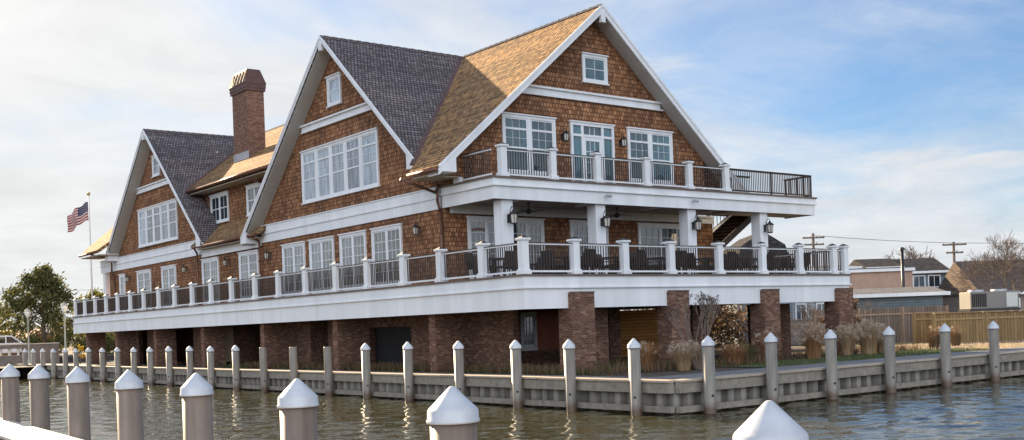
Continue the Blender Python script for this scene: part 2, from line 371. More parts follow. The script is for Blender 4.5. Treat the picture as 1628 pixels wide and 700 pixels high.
sheet('lawn_lit', [(20, -4.8), (60, -4.8), (60, 9), (26, 9), (22, 0)], .012, m_litlawn)
sheet('parking_lot', [(20, 16), (120, 10), (120, 90), (-300, 90), (-300, 62), (19, 50)], .004, m_asph)
# promenade boards just inside the seawall
mb = MB(); mb.box((BX + .15, BY + .15, -.1), (.35, 60, .055)); mb.build('walkway_left', m_walk, uvrot=False)['kind'] = 'structure'
mb = MB(); mb.box((.36, BY + .15, -.1), (60, -5.0, .055)); mb.build('walkway_right', m_walk)['kind'] = 'structure'

def watermat():
    m, n, b = mat('canal_water')
    b.inputs['Base Color'].default_value = (.040, .037, .013, 1); b.inputs['Roughness'].default_value = .02; b.inputs['IOR'].default_value = 1.36
    o = nd(n, 'ShaderNodeTexCoord').outputs['Object']
    rot = nd(n, 'ShaderNodeMapping', {'Vector': o, 'Rotation': (0, 0, aL + .12)}).outputs[0]
    rot2 = nd(n, 'ShaderNodeMapping', {'Vector': o, 'Rotation': (0, 0, aL - .35)}).outputs[0]
    e = nd(n, 'ShaderNodeTexNoise', {'Vector': nd(n, 'ShaderNodeMapping', {'Vector': rot, 'Scale': (5, 11, 1)}).outputs[0], 'Scale': 1.0, 'Detail': 3.0})
    h = mth(n, 'MULTIPLY', e.outputs[0], .006)
    bump(n, b, h, 1.0)
    return m
m_water = watermat()
mb = MB(); mb.add([(-1500, -1500, -.9), (1500, -1500, -.9), (1500, 60.25, -.9), (-1500, 60.25, -.9)], [(0, 1, 2, 3)])
mb.build('water', m_water)['kind'] = 'structure'
import numpy as np
rg = np.random.default_rng(4)
NW = 70
lam = np.exp(rg.uniform(np.log(.2), np.log(1.5), NW)); th = math.atan2(Fw.y, Fw.x) + rg.normal(0, .55, NW); ph = rg.uniform(0, 2 * pi, NW)
slope = .10 / sqrt(NW) * 1.41 * (lam / .8) ** -.12
amp = slope * lam / (2 * pi)
def waves(x0, x1, y0, y1, st):
    nx = int((x1 - x0) / st) + 1; ny = int((y1 - y0) / st) + 1
    X, Y = np.meshgrid(np.linspace(x0, x1, nx), np.linspace(y0, y1, ny))
    Z = np.full_like(X, -.8); gust = .55 + .45 * np.sin(X * .21 + 1.3 * np.sin(Y * .13)) * np.sin(Y * .17 + .8 * np.sin(X * .19 + 1)) 
    for l_, t_, p_, a_ in zip(lam, th, ph, amp): Z += (.7 + .3 * gust) * a_ * np.sin(2 * pi / l_ * (X * cos(t_) + Y * sin(t_)) + p_)
    co = np.stack([X, Y, Z], -1).reshape(-1, 3).astype(np.float32)
    ii = (np.arange(ny - 1)[:, None] * nx + np.arange(nx - 1)[None, :]).reshape(-1)
    q = np.stack([ii, ii + 1, ii + nx + 1, ii + nx], -1).astype(np.int32)
    me = bpy.data.meshes.new('water'); me.vertices.add(len(co)); me.vertices.foreach_set('co', co.ravel())
    me.loops.add(q.size); me.loops.foreach_set('vertex_index', q.ravel()); me.polygons.add(len(q)); me.polygons.foreach_set('loop_start', np.arange(len(q), dtype=np.int32) * 4)
    me.polygons.foreach_set('use_smooth', np.ones(len(q), dtype=bool)); me.update(calc_edges=True); me.validate(); me.materials.append(m_water)
    o = bpy.data.objects.new('water', me); COL.objects.link(o); o['kind'] = 'structure'
waves(-16.6, -1.0, -36, 60.2, .1)
waves(-1.0, 34, -30, -7.3, .1)

# ------------------------------------------------------------------ seawalls
def seawall(A, B, label, out, wave=.55):
    """A->B along the face, out = unit vector to the water"""
    A = Vector(A); B = Vector(B); out = Vector(out); d = (B - A).normalized(); Ln = (B - A).length
    root = empty('seawall', A, label, 'seawall')
    mb = MB(); vs = []; x = 0; k = 0
    seq = [0, .14, .20, .40, .46]; per = .52; dep = [0, 0, .19, .19, 0]
    pts = []
    while x < Ln:
        for s_, dp in zip(seq[1:], dep[1:]):
            if x + s_ < Ln: pts.append((x + s_, dp))
        x += per
    pts = [(0, 0)] + pts + [(Ln, 0)]
    for s_, dp in pts:
        p = d * s_ - out * (dp - .0)
        vs += [p + Vector((0, 0, -1.6)), p + Vector((0, 0, -.02))]
    mb.add(vs, [(2 * i, 2 * i + 2, 2 * i + 3, 2 * i + 1) for i in range(len(pts) - 1)])
    mb.build('sheet_piling', m_sheet, root)
    def bx(name, z0, z1, o0, o1, m):
        mb = MB(); n_ = max(1, round(Ln / 5.3)); 
        for i in range(n_):
            a = Ln * i / n_ + .006; b = Ln * (i + 1) / n_ - .006; mid = (a + b) / 2
            j = random.uniform(-.006, .006)
            mb.obox(d * mid + out * ((o0 + o1) / 2) + Vector((0, 0, (z0 + z1) / 2 + j)), d * (b - a) / 2, out * (o1 - o0) / 2, Vector((0, 0, (z1 - z0) / 2)))
        mb.build(name, m, root, .008)
    bx('upper_wale', -.24, .035, .01, .17, m_wale)
    bx('lower_wale', -.74, -.58, .01, .15, m_wale)
    bx('cap_board', .04, .1, -.22, .22, m_capb)
    return root
seawall((BX, BY, 0), (BX, 60, 0), 'long weathered timber and vinyl seawall running along the left side of the deck', (-1, 0, 0))
seawall((BX + .0, BY, 0), (62, BY, 0), 'short weathered seawall running right from the corner below the ornamental grasses', (0, -1, 0))
# near bank seawall with pale wide cap
root = empty('seawall', (0, 0, 0), 'near dock edge with wide pale cap board where the closest pilings stand', 'seawall')
mb = MB(); e0 = lambda y: -15.62 + .048 * y; e1 = lambda y: -16.42 + .05 * y
ys = [-60 + i * 4.8 for i in range(25)]
for a, b in zip(ys, ys[1:]):
    a += .006; mb.prism([(e0(a), a, .04), (e0(b - .006), b - .006, .04), (e1(b - .006), b - .006, .04), (e1(a), a, .04)], (0, 0, .06))
mb.build('cap_board', plain('pale_cap_boards', (.60, .52, .44), .7, .12, 4, bmp=.004), root, .01)
mb = MB(); mb.prism([(e0(-60) - .05, -60, -1.5), (e0(55) - .05, 55, -1.5), (e0(55) - .35, 55, -1.5), (e0(-60) - .35, -60, -1.5)], (0, 0, 1.53)); mb.build('sheet_piling', m_sheet, root)
mb = MB(); mb.prism([(e1(-60) + .25, -60, -.12), (e1(55) + .25, 55, -.12), (e1(55) + .05, 55, -.12), (e1(-60) + .05, -60, -.12)], (0, 0, .15)); mb.build('back_wale', plain('stained_wale', (.20, .09, .045), .8, .3, 4), root)

# ------------------------------------------------------------------ pilings
def make_piling(r, h0, h1, m, capped=True, bolt=True, far=True):
    root = empty('dock_piling')
    mb = MB(); mb.lathe([(r * 1.0, h0), (r, h1 - .2), (r * .985, h1 - .2)] if capped else [(r, h0), (r, h1 - .02), (r * .96, h1), (.001, h1)], 40); 
    mb.build('sleeve', m, root)
    if capped:
        cr = r + .018
        mb = MB(); mb.lathe([(r, h1 - .262), (cr + .006, h1 - .262), (cr + .008, h1 - .245), (cr, h1 - .235), (cr - .002, h1 - .175), (cr - .012, h1 - .160), (.022, h1 - .006), (.012, h1), (.0005, h1)], 40)
        mb.build('cap', m_pcap, root)
    if bolt:
        a = radians(235)
        mb = MB(); mb.tube((cos(a) * (r - .01), sin(a) * (r - .01), -.33), (cos(a) * (r + .02), sin(a) * (r + .02), -.33), .035, .03, 10); mb.build('bolt', m_black, root)
    return root
left_y = [-6.24, -3.66, -1.23, 1.74, 4.77, 7.62, 10.48, 13.41, 16.24, 19.1, 21.96, 24.53, 27.32, 30.07, 32.63, 35.38, 38.1, 40.77, 43.37, 45.7, 48.46, 51.08, 53.53, 55.75]
pc = make_piling(.155, -2, 1.2, m_pileg); pc_tree = treeof(pc)
pf = make_piling(.155, -2, 1.08, m_pileg, False); pf_tree = treeof(pf)
uf = uc = False
for i, y in enumerate(left_y):
    flat = i in (6, 7, 8)
    if flat: lab = 'flat-topped grey piling without a cap, %s of three along the left seawall' % ORD[i - 6]
    else: lab = 'grey piling with white pointed cap, %s from the corner along the left seawall' % ORD[i]
    src, tr, used = (pf, pf_tree, uf) if flat else (pc, pc_tree, uc)
    if used: o = dup(src, tree=tr)
    else: o = src
    if flat: uf = True
    else: uc = True
    o.location = (-1.36, y, random.uniform(-.015, .02)); o.rotation_euler = (random.uniform(-.006, .006), random.uniform(-.006, .006), random.uniform(-.3, .3))
    tag(o, lab, 'piling', 'uncapped pilings of the far seawall' if flat else 'capped pilings of the far seawall')
rx = [-.17, 2.32, 4.95, 7.83, 10.9, 13.87, 16.8, 19.7]
for i, x in enumerate(rx):
    o = dup(pc, (x, -7.72, 0), random.uniform(-.3, .3), 'grey piling with white pointed cap, %s from the corner along the right seawall' % ORD[i], 'capped pilings of the far seawall', tree=pc_tree)
    o.rotation_euler.x = 0; o.rotation_euler.y = 0
near = [(-15.7, -2.86), (-15.67, -4.96), (-15.85, -8.1), (-16.14, -11.54), (-16.27, -14.33), (-16.51, -17.42), (-16.65, -20.17), (-16.74, -23.12)]
pn = make_piling(.17, -2, 1.23, m_pile, True, False); pn_tree = treeof(pn)
for i, (x, y) in enumerate(near):
    o = pn if i == 0 else dup(pn, tree=pn_tree)
    o.location = (x, y, 0); o.rotation_euler = (0, 0, i * 1.3)
    k = ['leftmost', 'second from the left', 'third from the left', 'fourth from the left', 'fifth from the left', 'third from the right', 'second from the right', 'rightmost and largest'][i]
    tag(o, 'large taupe piling with white cone cap on the near dock edge, %s' % k, 'piling', 'taupe pilings of the near dock edge')

# ------------------------------------------------------------------ clubhouse
H = empty('shingled_clubhouse', (2, 6, 0), 'large brown cedar-shingled waterfront clubhouse with white trim, steep gables and wraparound decks', 'clubhouse')
HI = Matrix.Translation((-2, -6, 0))
def P(mb, name, m, parent=None, bevel=0, uvrot=False, label=None):
    o = mb.build(name, m, None, bevel, uvrot)
    p = parent or H
    o.parent = p
    if p is H: o.matrix_parent_inverse = HI
    if label: o['label'] = label
    return o
ZR = 14.35
XR = 8.72                              # main ridge
sA = .85; sB = .89; sD = .665
YB = 15.05; YC = 37.4; ZC = 14.02
WX = 1.95; FY = 6.0; LFY = 7.1

# walls -------------------------------------------------
def wall_poly(name, pts, d, m=m_shin): 
    mb = MB(); mb.prism(pts, d); return P(mb, name, m)
def zB(y): return ZR - .3 - sB * abs(y - YB)
def zC(y): return ZC - .3 - sB * abs(y - YC)
def zA(x): return ZR - .3 - sA * abs(x - XR)
# lower storey
mb = MB(); mb.prism([(WX, LFY, 3.2), (WX, 46.8, 3.2), (WX, 46.8, 6.5), (WX, LFY, 6.5)], (.2, 0, 0)); P(mb, 'wall', m_shin, label='lower left shingle wall behind the deck')
mb = MB(); mb.prism([(WX + .2, LFY, 3.2), (16.8, LFY, 3.2), (16.8, LFY, 6.3), (WX + .2, LFY, 6.3)], (0, .2, 0)); P(mb, 'wall', m_shin, label='shaded porch wall of brown shingles')
mb = MB(); mb.box((16.6, LFY + .2, 3.2), (16.8, 46.8, 6.3)); mb.box((WX + .2, 46.6, 3.2), (16.6, 46.8, 6.3)); P(mb, 'wall', m_shin)
# upper left wall pieces
def gable_left(y0, y1, yc, zt, zfun, pts_extra=None):
    yt = [(y0, zfun(y0)), (yc, zt), (y1, zfun(y1))]
    return yt
Lw = YB + (ZR - .3 - 6.9) / sB; Lw = min(Lw, 23.25)
mb = MB(); mb.prism([(WX, FY, 6.5), (WX, Lw, 6.5), (WX, Lw, zB(Lw)), (WX, YB, ZR - .3), (WX, 8.6, zB(8.6)), (WX, 8.2, zA(WX)), (WX, FY, zA(WX))], (.2, 0, 0)); P(mb, 'wall', m_shin, label='large near gable wall of reddish-brown shingles')
c0, c1 = YC - 7.95, 46.8
mb = MB(); mb.prism([(WX, c0, 6.5), (WX, c1, 6.5), (WX, c1, max(6.6, zA(WX))), (WX, 44.6, zC(44.6)), (WX, YC, ZC - .3), (WX, c0, zC(c0))], (.2, 0, 0)); P(mb, 'wall', m_shin, label='far gable wall of reddish-brown shingles')
mb = MB(); mb.box((2.8, 20, 6.6), (3.0, 34, 9.95)); P(mb, 'wall', m_shin, label='recessed dormer wall between the two gables')
# front gable
xl, xr = WX + .2, 15.1
mb = MB(); mb.prism([(xl, FY, 6.5), (xr, FY, 6.5), (xr, FY, zA(xr)), (XR, FY, ZR - .3), (xl, FY, zA(xl))], (0, .2, 0)); P(mb, 'wall', m_shin, label='front gable wall of brown shingles facing the upper deck')
mb = MB(); mb.box((xr - .2, FY + .2, 6.5), (xr, 46.8, zA(xr))); mb.prism([(WX + .2, 46.6, 6.5), (xr - .2, 46.6, 6.5), (xr - .2, 46.6, zA(xr)), (XR, 46.6, ZR - .3), (WX + .2, 46.6, zA(WX))], (0, .2, 0)); P(mb, 'wall', m_shin)

# roofs -------------------------------------------------
TH = .2
def slab(name, quad, m, lab=None, th=TH):
    mb = MB(); n = (Vector(quad[1]) - Vector(quad[0])).cross(Vector(quad[2]) - Vector(quad[0])).normalized()
    if n.z < 0: n = -n
    mb.prism(quad, -n * th); return P(mb, name, m, label=lab)
Y0 = 5.3; Y1 = 48.4
xe = .55; ze = ZR - sA * (XR - xe)
xe2 = 2 * XR - xe
rfm = m_roof
yv = lambda x: YB - sA * (XR - x) / sB
yf = lambda x: YC + (ZC - (ZR - sA * (XR - x))) / sB
R1 = slab('roof', [(xe, Y0, ze), (xe, yv(xe), ze), (XR, YB, ZR), (XR, Y0, ZR)], rfm, 'front roof slope, half lit golden and half in shade')
slab('roof', [(xe, yf(xe), ze), (xe, Y1, ze), (XR, Y1, ZR), (XR, yf(XR), ZR)], rfm, 'far corner roof slope catching the sun')
slab('roof', [(XR, Y0, ZR), (XR, Y1, ZR), (xe2, Y1, ze), (xe2, Y0, ze)], rfm)
# cross gables
XB = 1.25
yb0 = YB - 7.15; yb1 = 24.0
slab('roof', [(XB, yb0, ZR - sB * (YB - yb0)), (XB, YB, ZR), (XR, YB, ZR), (XR, yb0, ZR - sB * (YB - yb0))], m_roofg, 'big blue-grey shaded roof slope of the near gable')
slab('roof', [(XB, YB, ZR), (XB, yb1, ZR - sB * (yb1 - YB)), (XR, yb1, ZR - sB * (yb1 - YB)), (XR, YB, ZR)], m_roofg)
yc0 = YC - 8.2; yc1 = YC + 7.9
slab('roof', [(XB, yc0, ZC - sB * (YC - yc0)), (XB, YC, ZC), (XR, YC, ZC), (XR, yc0, ZC - sB * (YC - yc0))], m_roofg, 'shaded roof slope of the far gable')
slab('roof', [(XB, YC, ZC), (XB, yc1, ZC - sB * (yc1 - YC)), (XR, yc1, ZC - sB * (yc1 - YC)), (XR, YC, ZC)], m_roofg)
# dormer roof + skirt
slab('roof', [(1.95, 16, 9.88), (1.95, 36.5, 9.88), (XR, 36.5, ZR), (XR, 16, ZR)], m_roof, 'long shallow dormer roof glowing golden around the chimney')
slab('roof', [(1.4, 22.4, 6.6), (1.4, 31.0, 6.6), (2.85, 31.0, 7.75), (2.85, 22.4, 7.75)], m_roof, 'narrow skirt roof under the dormer windows', .14)
# ridge caps, valley
for a, b in (((XR, Y0, ZR), (XR, Y1, ZR)), ((XB, YB, ZR), (XR, YB, ZR)), ((XB, YC, ZC), (XR, YC, ZC))):
    mb = MB(); a = Vector(a); b = Vector(b); d = (b - a).normalized(); side = d.cross(Vector((0, 0, 1)))
    k = int((b - a).length / .2)
    for i in range(k):
        p = a + d * (i * .2 + .1)
        for s_ in (-1, 1):
            sl_ = (side * s_ * .13 + Vector((0, 0, -.115)))
            mb.obox(p + sl_ * .5 + Vector((0, 0, .035 + (i % 2) * .012)), d * .11, sl_ * .55, Vector((0, 0, .015)))
    P(mb, 'ridge_cap', m_roofg)
def valley(p, q, w=.22):
    mb = MB(); p = Vector(p); q = Vector(q); d = (q - p)
    mb.bar(p, q, w, .06); return P(mb, 'valley_flashing', m_copper)
kx = .95
valley((XR, YB, ZR + .02), (kx, yv(kx), ZR - sA * (XR - kx) + .03))
def vd(x): return 9.88 + sD * (x - 1.95)
xA = lambda x: YC - (ZC - vd(x)) / sB
valley((XR, xA(XR), vd(XR) + .02), (2.0, xA(2.0), vd(2.0) + .02), .16)
# rakes : face board + soffit + shadow board
def rake(pts, out, dep, hgt=.17, lab=None):
    """pts: eave-ridge-eave on the outer roof edge; out: outward unit; dep: soffit depth"""
    out = Vector(out)
    f = MB(); s2 = MB(); g = MB()
    for p, q in ((pts[0], pts[1]), (pts[1], pts[2])):
        p = Vector(p); q = Vector(q); d = q - p
        dn = Vector((0, 0, -1))
        f.prism([p + dn * .04 + out * .02, q + dn * .04 + out * .02, q + dn * (hgt + .05) + out * .02, p + dn * (hgt + .05) + out * .02], out * -.06)
        g.prism([p + dn * -.03 + out * .05, q + dn * -.03 + out * .05, q + dn * .09 + out * .05, p + dn * .09 + out * .05], out * -.06)
        s2.prism([p + dn * .275 - out * .05, q + dn * .275 - out * .05, q + dn * .275 - out * dep, p + dn * .275 - out * dep], dn * .05)
    P(f, 'rake_board', m_white); P(g, 'rake_moulding', m_white); P(s2, 'soffit', m_soffit)
rake([(XB, yb0, ZR - sB * (YB - yb0)), (XB, YB, ZR), (XB, yb1, ZR - sB * (yb1 - YB))], (-1, 0, 0), WX - XB + .02)
rake([(XB, yc0, ZC - sB * (YC - yc0)), (XB, YC, ZC), (XB, yc1, ZC - sB * (yc1 - YC))], (-1, 0, 0), WX - XB + .02)
rake([(xe, Y0, ze), (XR, Y0, ZR), (xe2, Y0, ze)], (0, -1, 0), FY - Y0 + .02, .27)
# peak pendants and eave returns
mb = MB()
for a_, b_ in (((XR - .11, Y0 - .06, ZR - .72), (XR + .11, Y0 + .1, ZR - .25)), ((XB - .06, YB - .1, ZR - .62), (XB + .1, YB + .1, ZR - .25)), ((XB - .06, YC - .1, ZC - .62), (XB + .1, YC + .1, ZC - .25))): P(MB().box(a_, b_), 'gable_pendant', m_white, bevel=.01)
zE = ze - .1
P(MB().prism([(xe - .02, Y0 - .03, zE - .1), (xe + .74, Y0 - .03, zE - .1), (xe + .74, Y0 - .03, zE + .5), (xe - .02, Y0 - .03, zE)], (0, FY - Y0 + .05, 0)), 'eave_return', m_white)
P(MB().prism([(xe2 + .02, Y0 - .03, zE - .3), (xe2 - .75, Y0 - .03, zE - .3), (xe2 - .75, Y0 - .03, zE + .42), (xe2 + .02, Y0 - .03, zE)], (0, FY - Y0 + .05, 0)), 'eave_return', m_white)
def ret(y, z, s_):
    P(MB().prism([(XB - .03, y, z - .26), (XB - .03, y + s_ * .6, z - .26), (XB - .03, y + s_ * .6, z + .36), (XB - .03, y, z - .1)], (WX - XB + .02, 0, 0)), 'eave_return', m_white)
ret(yb0, ZR - sB * (YB - yb0), 1); ret(yb1, ZR - sB * (yb1 - YB), -1); ret(yc0, ZC - sB * (YC - yc0), 1); ret(yc1, ZC - sB * (yc1 - YC), -1)
P(MB().box((WX - .06, FY - .03, 6.95), (WX + .1, FY + .36, ze - .25)), 'corner_board', m_white); P(MB().box((xr - .1, FY - .03, 6.95), (xr + .03, FY + .3, ze)), 'corner_board', m_white)
# eave soffits + gutters (brown copper)
for a_, b_ in (((xe + .05, FY + .03, ze - .27), (WX, 7.2, ze - .22)), ((2.0, 20, 9.58), (2.8, 33.8, 9.63)), ((xe + .05, 44.5, ze - .32), (WX, Y1 - .05, ze - .26)), ((1.45, 22.8, 6.33), (1.95, 30.2, 6.38))): P(MB().box(a_, b_), 'eave_soffit', m_esof)
def gutter(a, b, r=.08):
    mb = MB(); mb.tube(a, b, r, r, 10); P(mb, 'gutter', m_copper)
P(MB().prism([(xe + .1, FY, ze - .2), (WX, FY, ze - .2), (WX, FY, zA(WX)), (xe + .1, FY, zA(xe + .1))], (0, .1, 0)), 'wall', m_shin)
gutter((xe - .04, Y0 + .02, ze - .12), (xe - .04, 7.3, ze - .12)); gutter((1.88, 20.4, 9.76), (1.88, 33.4, 9.76)); gutter((1.34, 22.6, 6.48), (1.34, 30.6, 6.48)); gutter((xe - .04, 45.8, ze - .12), (xe - .04, Y1, ze - .12))
def downspout(pts, r=.055):
    mb = MB()
    for p, q in zip(pts, pts[1:]): mb.tube(p, q, r, r, 8)
    if pts[-1][2] < 4:
        for z in (3.9, 5.2):
            p = pts[-1]; mb.box((p[0] - .07, p[1] - .07, z), (p[0] + .07, p[1] + .07, z + .05))
    P(mb, 'downspout', m_copper)
downspout([(xe, 7.9, ze - .15), (WX - .1, 7.5, ze - .65), (WX - .1, 7.3, 7.05), (1.72, 7.2, 6.85), (1.72, 7.2, 6.35), (WX - .1, 7.2, 6.0), (WX - .1, 7.2, 3.2)])
downspout([(1.34, 23.0, 6.45), (1.75, 23.0, 6.2), (1.75, 23.0, 3.2)])
downspout([(1.34, 30.4, 6.45), (1.75, 31.0, 6.2), (1.75, 31.0, 3.2)])
downspout([(xe, 46.2, ze - .15), (1.72, 45.6, 6.9), (1.72, 45.6, 6.0), (WX - .1, 45.6, 5.8), (WX - .1, 45.6, 3.2)])
downspout([(1.88, 25.2, 9.7), (2.6, 24.3, 9.3), (2.72, 24.2, 9.0), (2.72, 24.2, 7.8)])
downspout([(1.88, 33.2, 9.7), (2.6, 32.0, 9.3), (2.72, 31.9, 9.0), (2.72, 31.9, 7.8)])
# horizontal gable trim
def trimL(y0, y1, z):
    mb = MB(); mb.box((WX - .07, y0, z - .22), (WX, y1, z)); mb.box((WX - .17, y0, z), (WX, y1, z + .07)); mb.box((WX - .1, y0, z - .28), (WX, y1, z - .22)); P(mb, 'gable_trim_band', m_white)
trimL(YB - 3.3, YB + 3.3, 11.0); trimL(YC - 3.3, YC + 3.3, 10.85)
mb = MB(); mb.box((XR - 3.9, FY - .07, 10.6), (XR + 3.75, FY, 10.82)); mb.box((XR - 3.9, FY - .16, 10.82), (XR + 3.9, FY, 10.9)); mb.box((XR - 3.9, FY - .1, 10.54), (XR + 3.9, FY, 10.6)); P(mb, 'gable_trim_band', m_white)
# belt courses left
def belt(y0, y1, zt=6.92, zb=6.12):
    mb = MB(); mb.box((WX - .09, y0, zt - .33), (WX, y1, zt)); mb.box((WX - .13, y0, zt), (WX, y1, zt + .04)); mb.box((WX - .12, y0, zt - .4), (WX, y1, zt - .33)); mb.box((WX - .07, y0, zb), (WX, y1, zt - .4)); P(mb, 'belt_course', m_white)
belt(7.3, 23.1); belt(23.1, 30.6, 6.34, 6.0); belt(30.6, 48.4, 6.92, 6.12)
mb = MB(); mb.box((WX, 46.8, 6.12), (16.8, 48.4, 6.9)); P(mb, 'belt_course', m_white)
mb = MB(); mb.box((1.92, 47.6, 3.2), (2.4, 48.1, 6.12)); P(mb, 'column', m_white, label='square white column at the far porch end')

# chimney
ch = MB(); ch.box((4.1, 29.0, 10.4), (5.1, 30.95, 15.35)); cho = P(ch, 'chimney', m_chim)
mb = MB(); mb.box((4.02, 28.92, 15.05), (5.18, 31.03, 15.2)); mb.box((4.0, 28.9, 15.2), (5.2, 31.05, 15.42))
mb.prism([(3.98, 28.88, 15.42), (5.22, 28.88, 15.42), (5.22, 31.07, 15.42), (3.98, 31.07, 15.42)], (0, 0, .06))
v = [(3.98, 28.88, 15.48), (5.22, 28.88, 15.48), (5.22, 31.07, 15.48), (3.98, 31.07, 15.48), (4.2, 29.12, 16.22), (5.0, 29.12, 16.22), (5.0, 30.83, 16.22), (4.2, 30.83, 16.22)]
v2 = [(4.24, 29.16, 16.27), (4.96, 29.16, 16.27), (4.96, 30.79, 16.27), (4.24, 30.79, 16.27)]
mb.add(v + v2, [(0, 1, 5, 4), (1, 2, 6, 5), (2, 3, 7, 6), (3, 0, 4, 7), (4, 5, 9, 8), (5, 6, 10, 9), (6, 7, 11, 10), (7, 4, 8, 11), (8, 9, 10, 11)])
for i in range(5):
    yy = 29.15 + i * .41; mb.prism([(3.97, yy, 15.5), (3.97, yy + .05, 15.5), (4.19, yy + .05, 16.2), (4.19, yy, 16.2)], (-.03, 0, 0))
P(mb, 'chimney_cap', m_cap, cho)
cho_c = COL.objects[-1]; cho_c.parent = cho
mb = MB(); mb.prism([(4.07, 28.97, vd(4.1)), (4.07, 30.98, vd(4.1)), (4.07, 30.98, vd(4.1) + .42), (4.07, 28.97, vd(4.1) + .42)], (.02, 0, 0)); P(mb, 'flashing', m_lead, cho)
for i in range(2):
    mb = MB(); mb.tube((4.6, 29.6 + i * .9, 16.3), (4.6, 29.6 + i * .9, 16.6), .0, .0, 6)
mb = MB(); mb.lathe([(.1, 0), (.09, .35), (.16, .36), (.02, .5)], 10, c=(5.2, 35.9, 12.3)); P(mb, 'roof_vent', m_lead)

# windows ------------------------------------------------
def wbox(mb, wall, pl, u0, u1, z0, z1, d0, d1, mi=0):
    if wall == 'L': mb.box((pl - d1, u0, z0), (pl - d0, u1, z1), mi)
    else: mb.box((u0, pl - d1, z0), (u1, pl - d0, z1), mi)
def window(wall, pl, u0, u1, z0, z1, n=1, style='sash', pane=m_gpale, name='window', trim=.11, label=None):
    f = MB(); W = lambda *a: wbox(f, wall, pl, *a)
    W(u0, u1, z1 - trim, z1, 0, .07); W(u0, u1, z0, z0 + trim * .8, 0, .07); W(u0, u0 + trim, z0 + trim * .8, z1 - trim, 0, .07); W(u1 - trim, u1, z0 + trim * .8, z1 - trim, 0, .07)
    W(u0 - .04, u1 + .04, z1, z1 + .05, 0, .12)
    if name == 'window': W(u0 - .04, u1 + .04, z0 - .05, z0, 0, .12)
    mw = .009 if style != 'pair' else .006
    a0, a1 = u0 + trim, u1 - trim; b0, b1 = z0 + trim * .8, z1 - trim
    uw = (a1 - a0) / n; mull = .2 if style == 'strip' else (.16 if style == 'pair' else .06)
    panes = []
    for i in range(n):
        s0 = a0 + i * uw + (mull / 2 if i else 0); s1 = a0 + (i + 1) * uw - (mull / 2 if i < n - 1 else 0)
        if i: W(a0 + i * uw - mull / 2, a0 + i * uw + mull / 2, b0, b1, 0, .065)
        r = .055
        W(s0, s0 + r, b0, b1, 0, .04); W(s1 - r, s1, b0, b1, 0, .04); W(s0 + r, s1 - r, b1 - r, b1, 0, .04); W(s0 + r, s1 - r, b0, b0 + r, 0, .04)
        g0, g1 = s0 + r, s1 - r; h = b1 - b0
        def mv(k, za, zb_):
            for j in range(1, k): 
                x = g0 + (g1 - g0) * j / k; W(x - mw, x + mw, za, zb_, .012, .03)
        if style in ('strip', 'pair'):
            zt = b1 - h * .2; zm = b0 + h * .44
            W(g0, g1, zt - .05, zt + .03, 0, .045); W(g0, g1, zm - .03, zm + .03, 0, .038)
            mv(3, zt, b1 - r); mv(2 if style == 'strip' else 3, zm, zt); 
            W(g0, g1, (zm + zt) / 2 - mw, (zm + zt) / 2 + mw, .013, .031)
        elif style == 'sash':
            zm = b0 + h * .5; W(g0, g1, zm - .025, zm + .025, 0, .038); mv(2, b0 + r, b1 - r)
        elif style == 'cross':
            zm = b0 + h * .5; W(g0, g1, zm - .015, zm + .015, .013, .03); mv(2, b0 + r, b1 - r)
        elif style == 'french':
            zl = b0 + h * .13; W(g0, g1, b0 + r, zl, 0, .037)
            W(s1 - .05 if i == 0 else s0 + .0, s1 if i == 0 else s0 + .05, b0, b1, 0, .045)
            mv(3, zl, b1 - r)
            for j in range(1, 5):
                z = zl + (b1 - r - zl) * j / 5; W(g0, g1, z - .012, z + .012, .013, .031)
        panes.append((g0, g1, b0 + r, b1 - r))
    o = P(f, name, m_white, label=label)
    for g0, g1, za, zb_ in panes:
        q = MB(); wbox(q, wall, pl, g0, g1, za, zb_, .004, .012); c = P(q, 'pane', pane, o)
    return o
for i, (a, b) in enumerate([(10.13, 12.44), (12.96, 15.18), (15.75, 18.02), (18.52, 20.8), (23.54, 25.81), (28.5, 30.75), (34.73, 36.98), (38.91, 41.29), (43.69, 44.7)]):
    window('L', WX, a, b, 3.22, 5.8, 2 if i < 8 else 1, 'french', m_gmid, 'french_door')
window('L', WX, 11.7, 18.5, 7.55, 9.88, 5, 'strip', m_gpale)
window('L', WX, 34.2, 40.7, 7.3, 9.55, 5, 'strip', m_gpale)
window('L', WX, YB - .45, YB + .75, 11.5, 12.75, 1, 'cross', m_gpale)
window('L', WX, YC - .7, YC + .5, 11.3, 12.5, 1, 'cross', m_gpale)
window('L', 2.8, 28.9, 31.3, 7.85, 9.4, 2, 'sash', m_gdark)
window('L', 2.8, 24.6, 26.5, 7.85, 9.35, 2, 'sash', m_gdark)
window('F', FY, 3.95, 6.58, 7.45, 9.68, 2, 'pair', m_gteal)
window('F', FY, 10.49, 13.14, 7.45, 9.65, 2, 'pair', m_gteal)
window('F', FY, 8.13, 9.48, 11.35, 12.47, 1, 'cross', m_gteal)
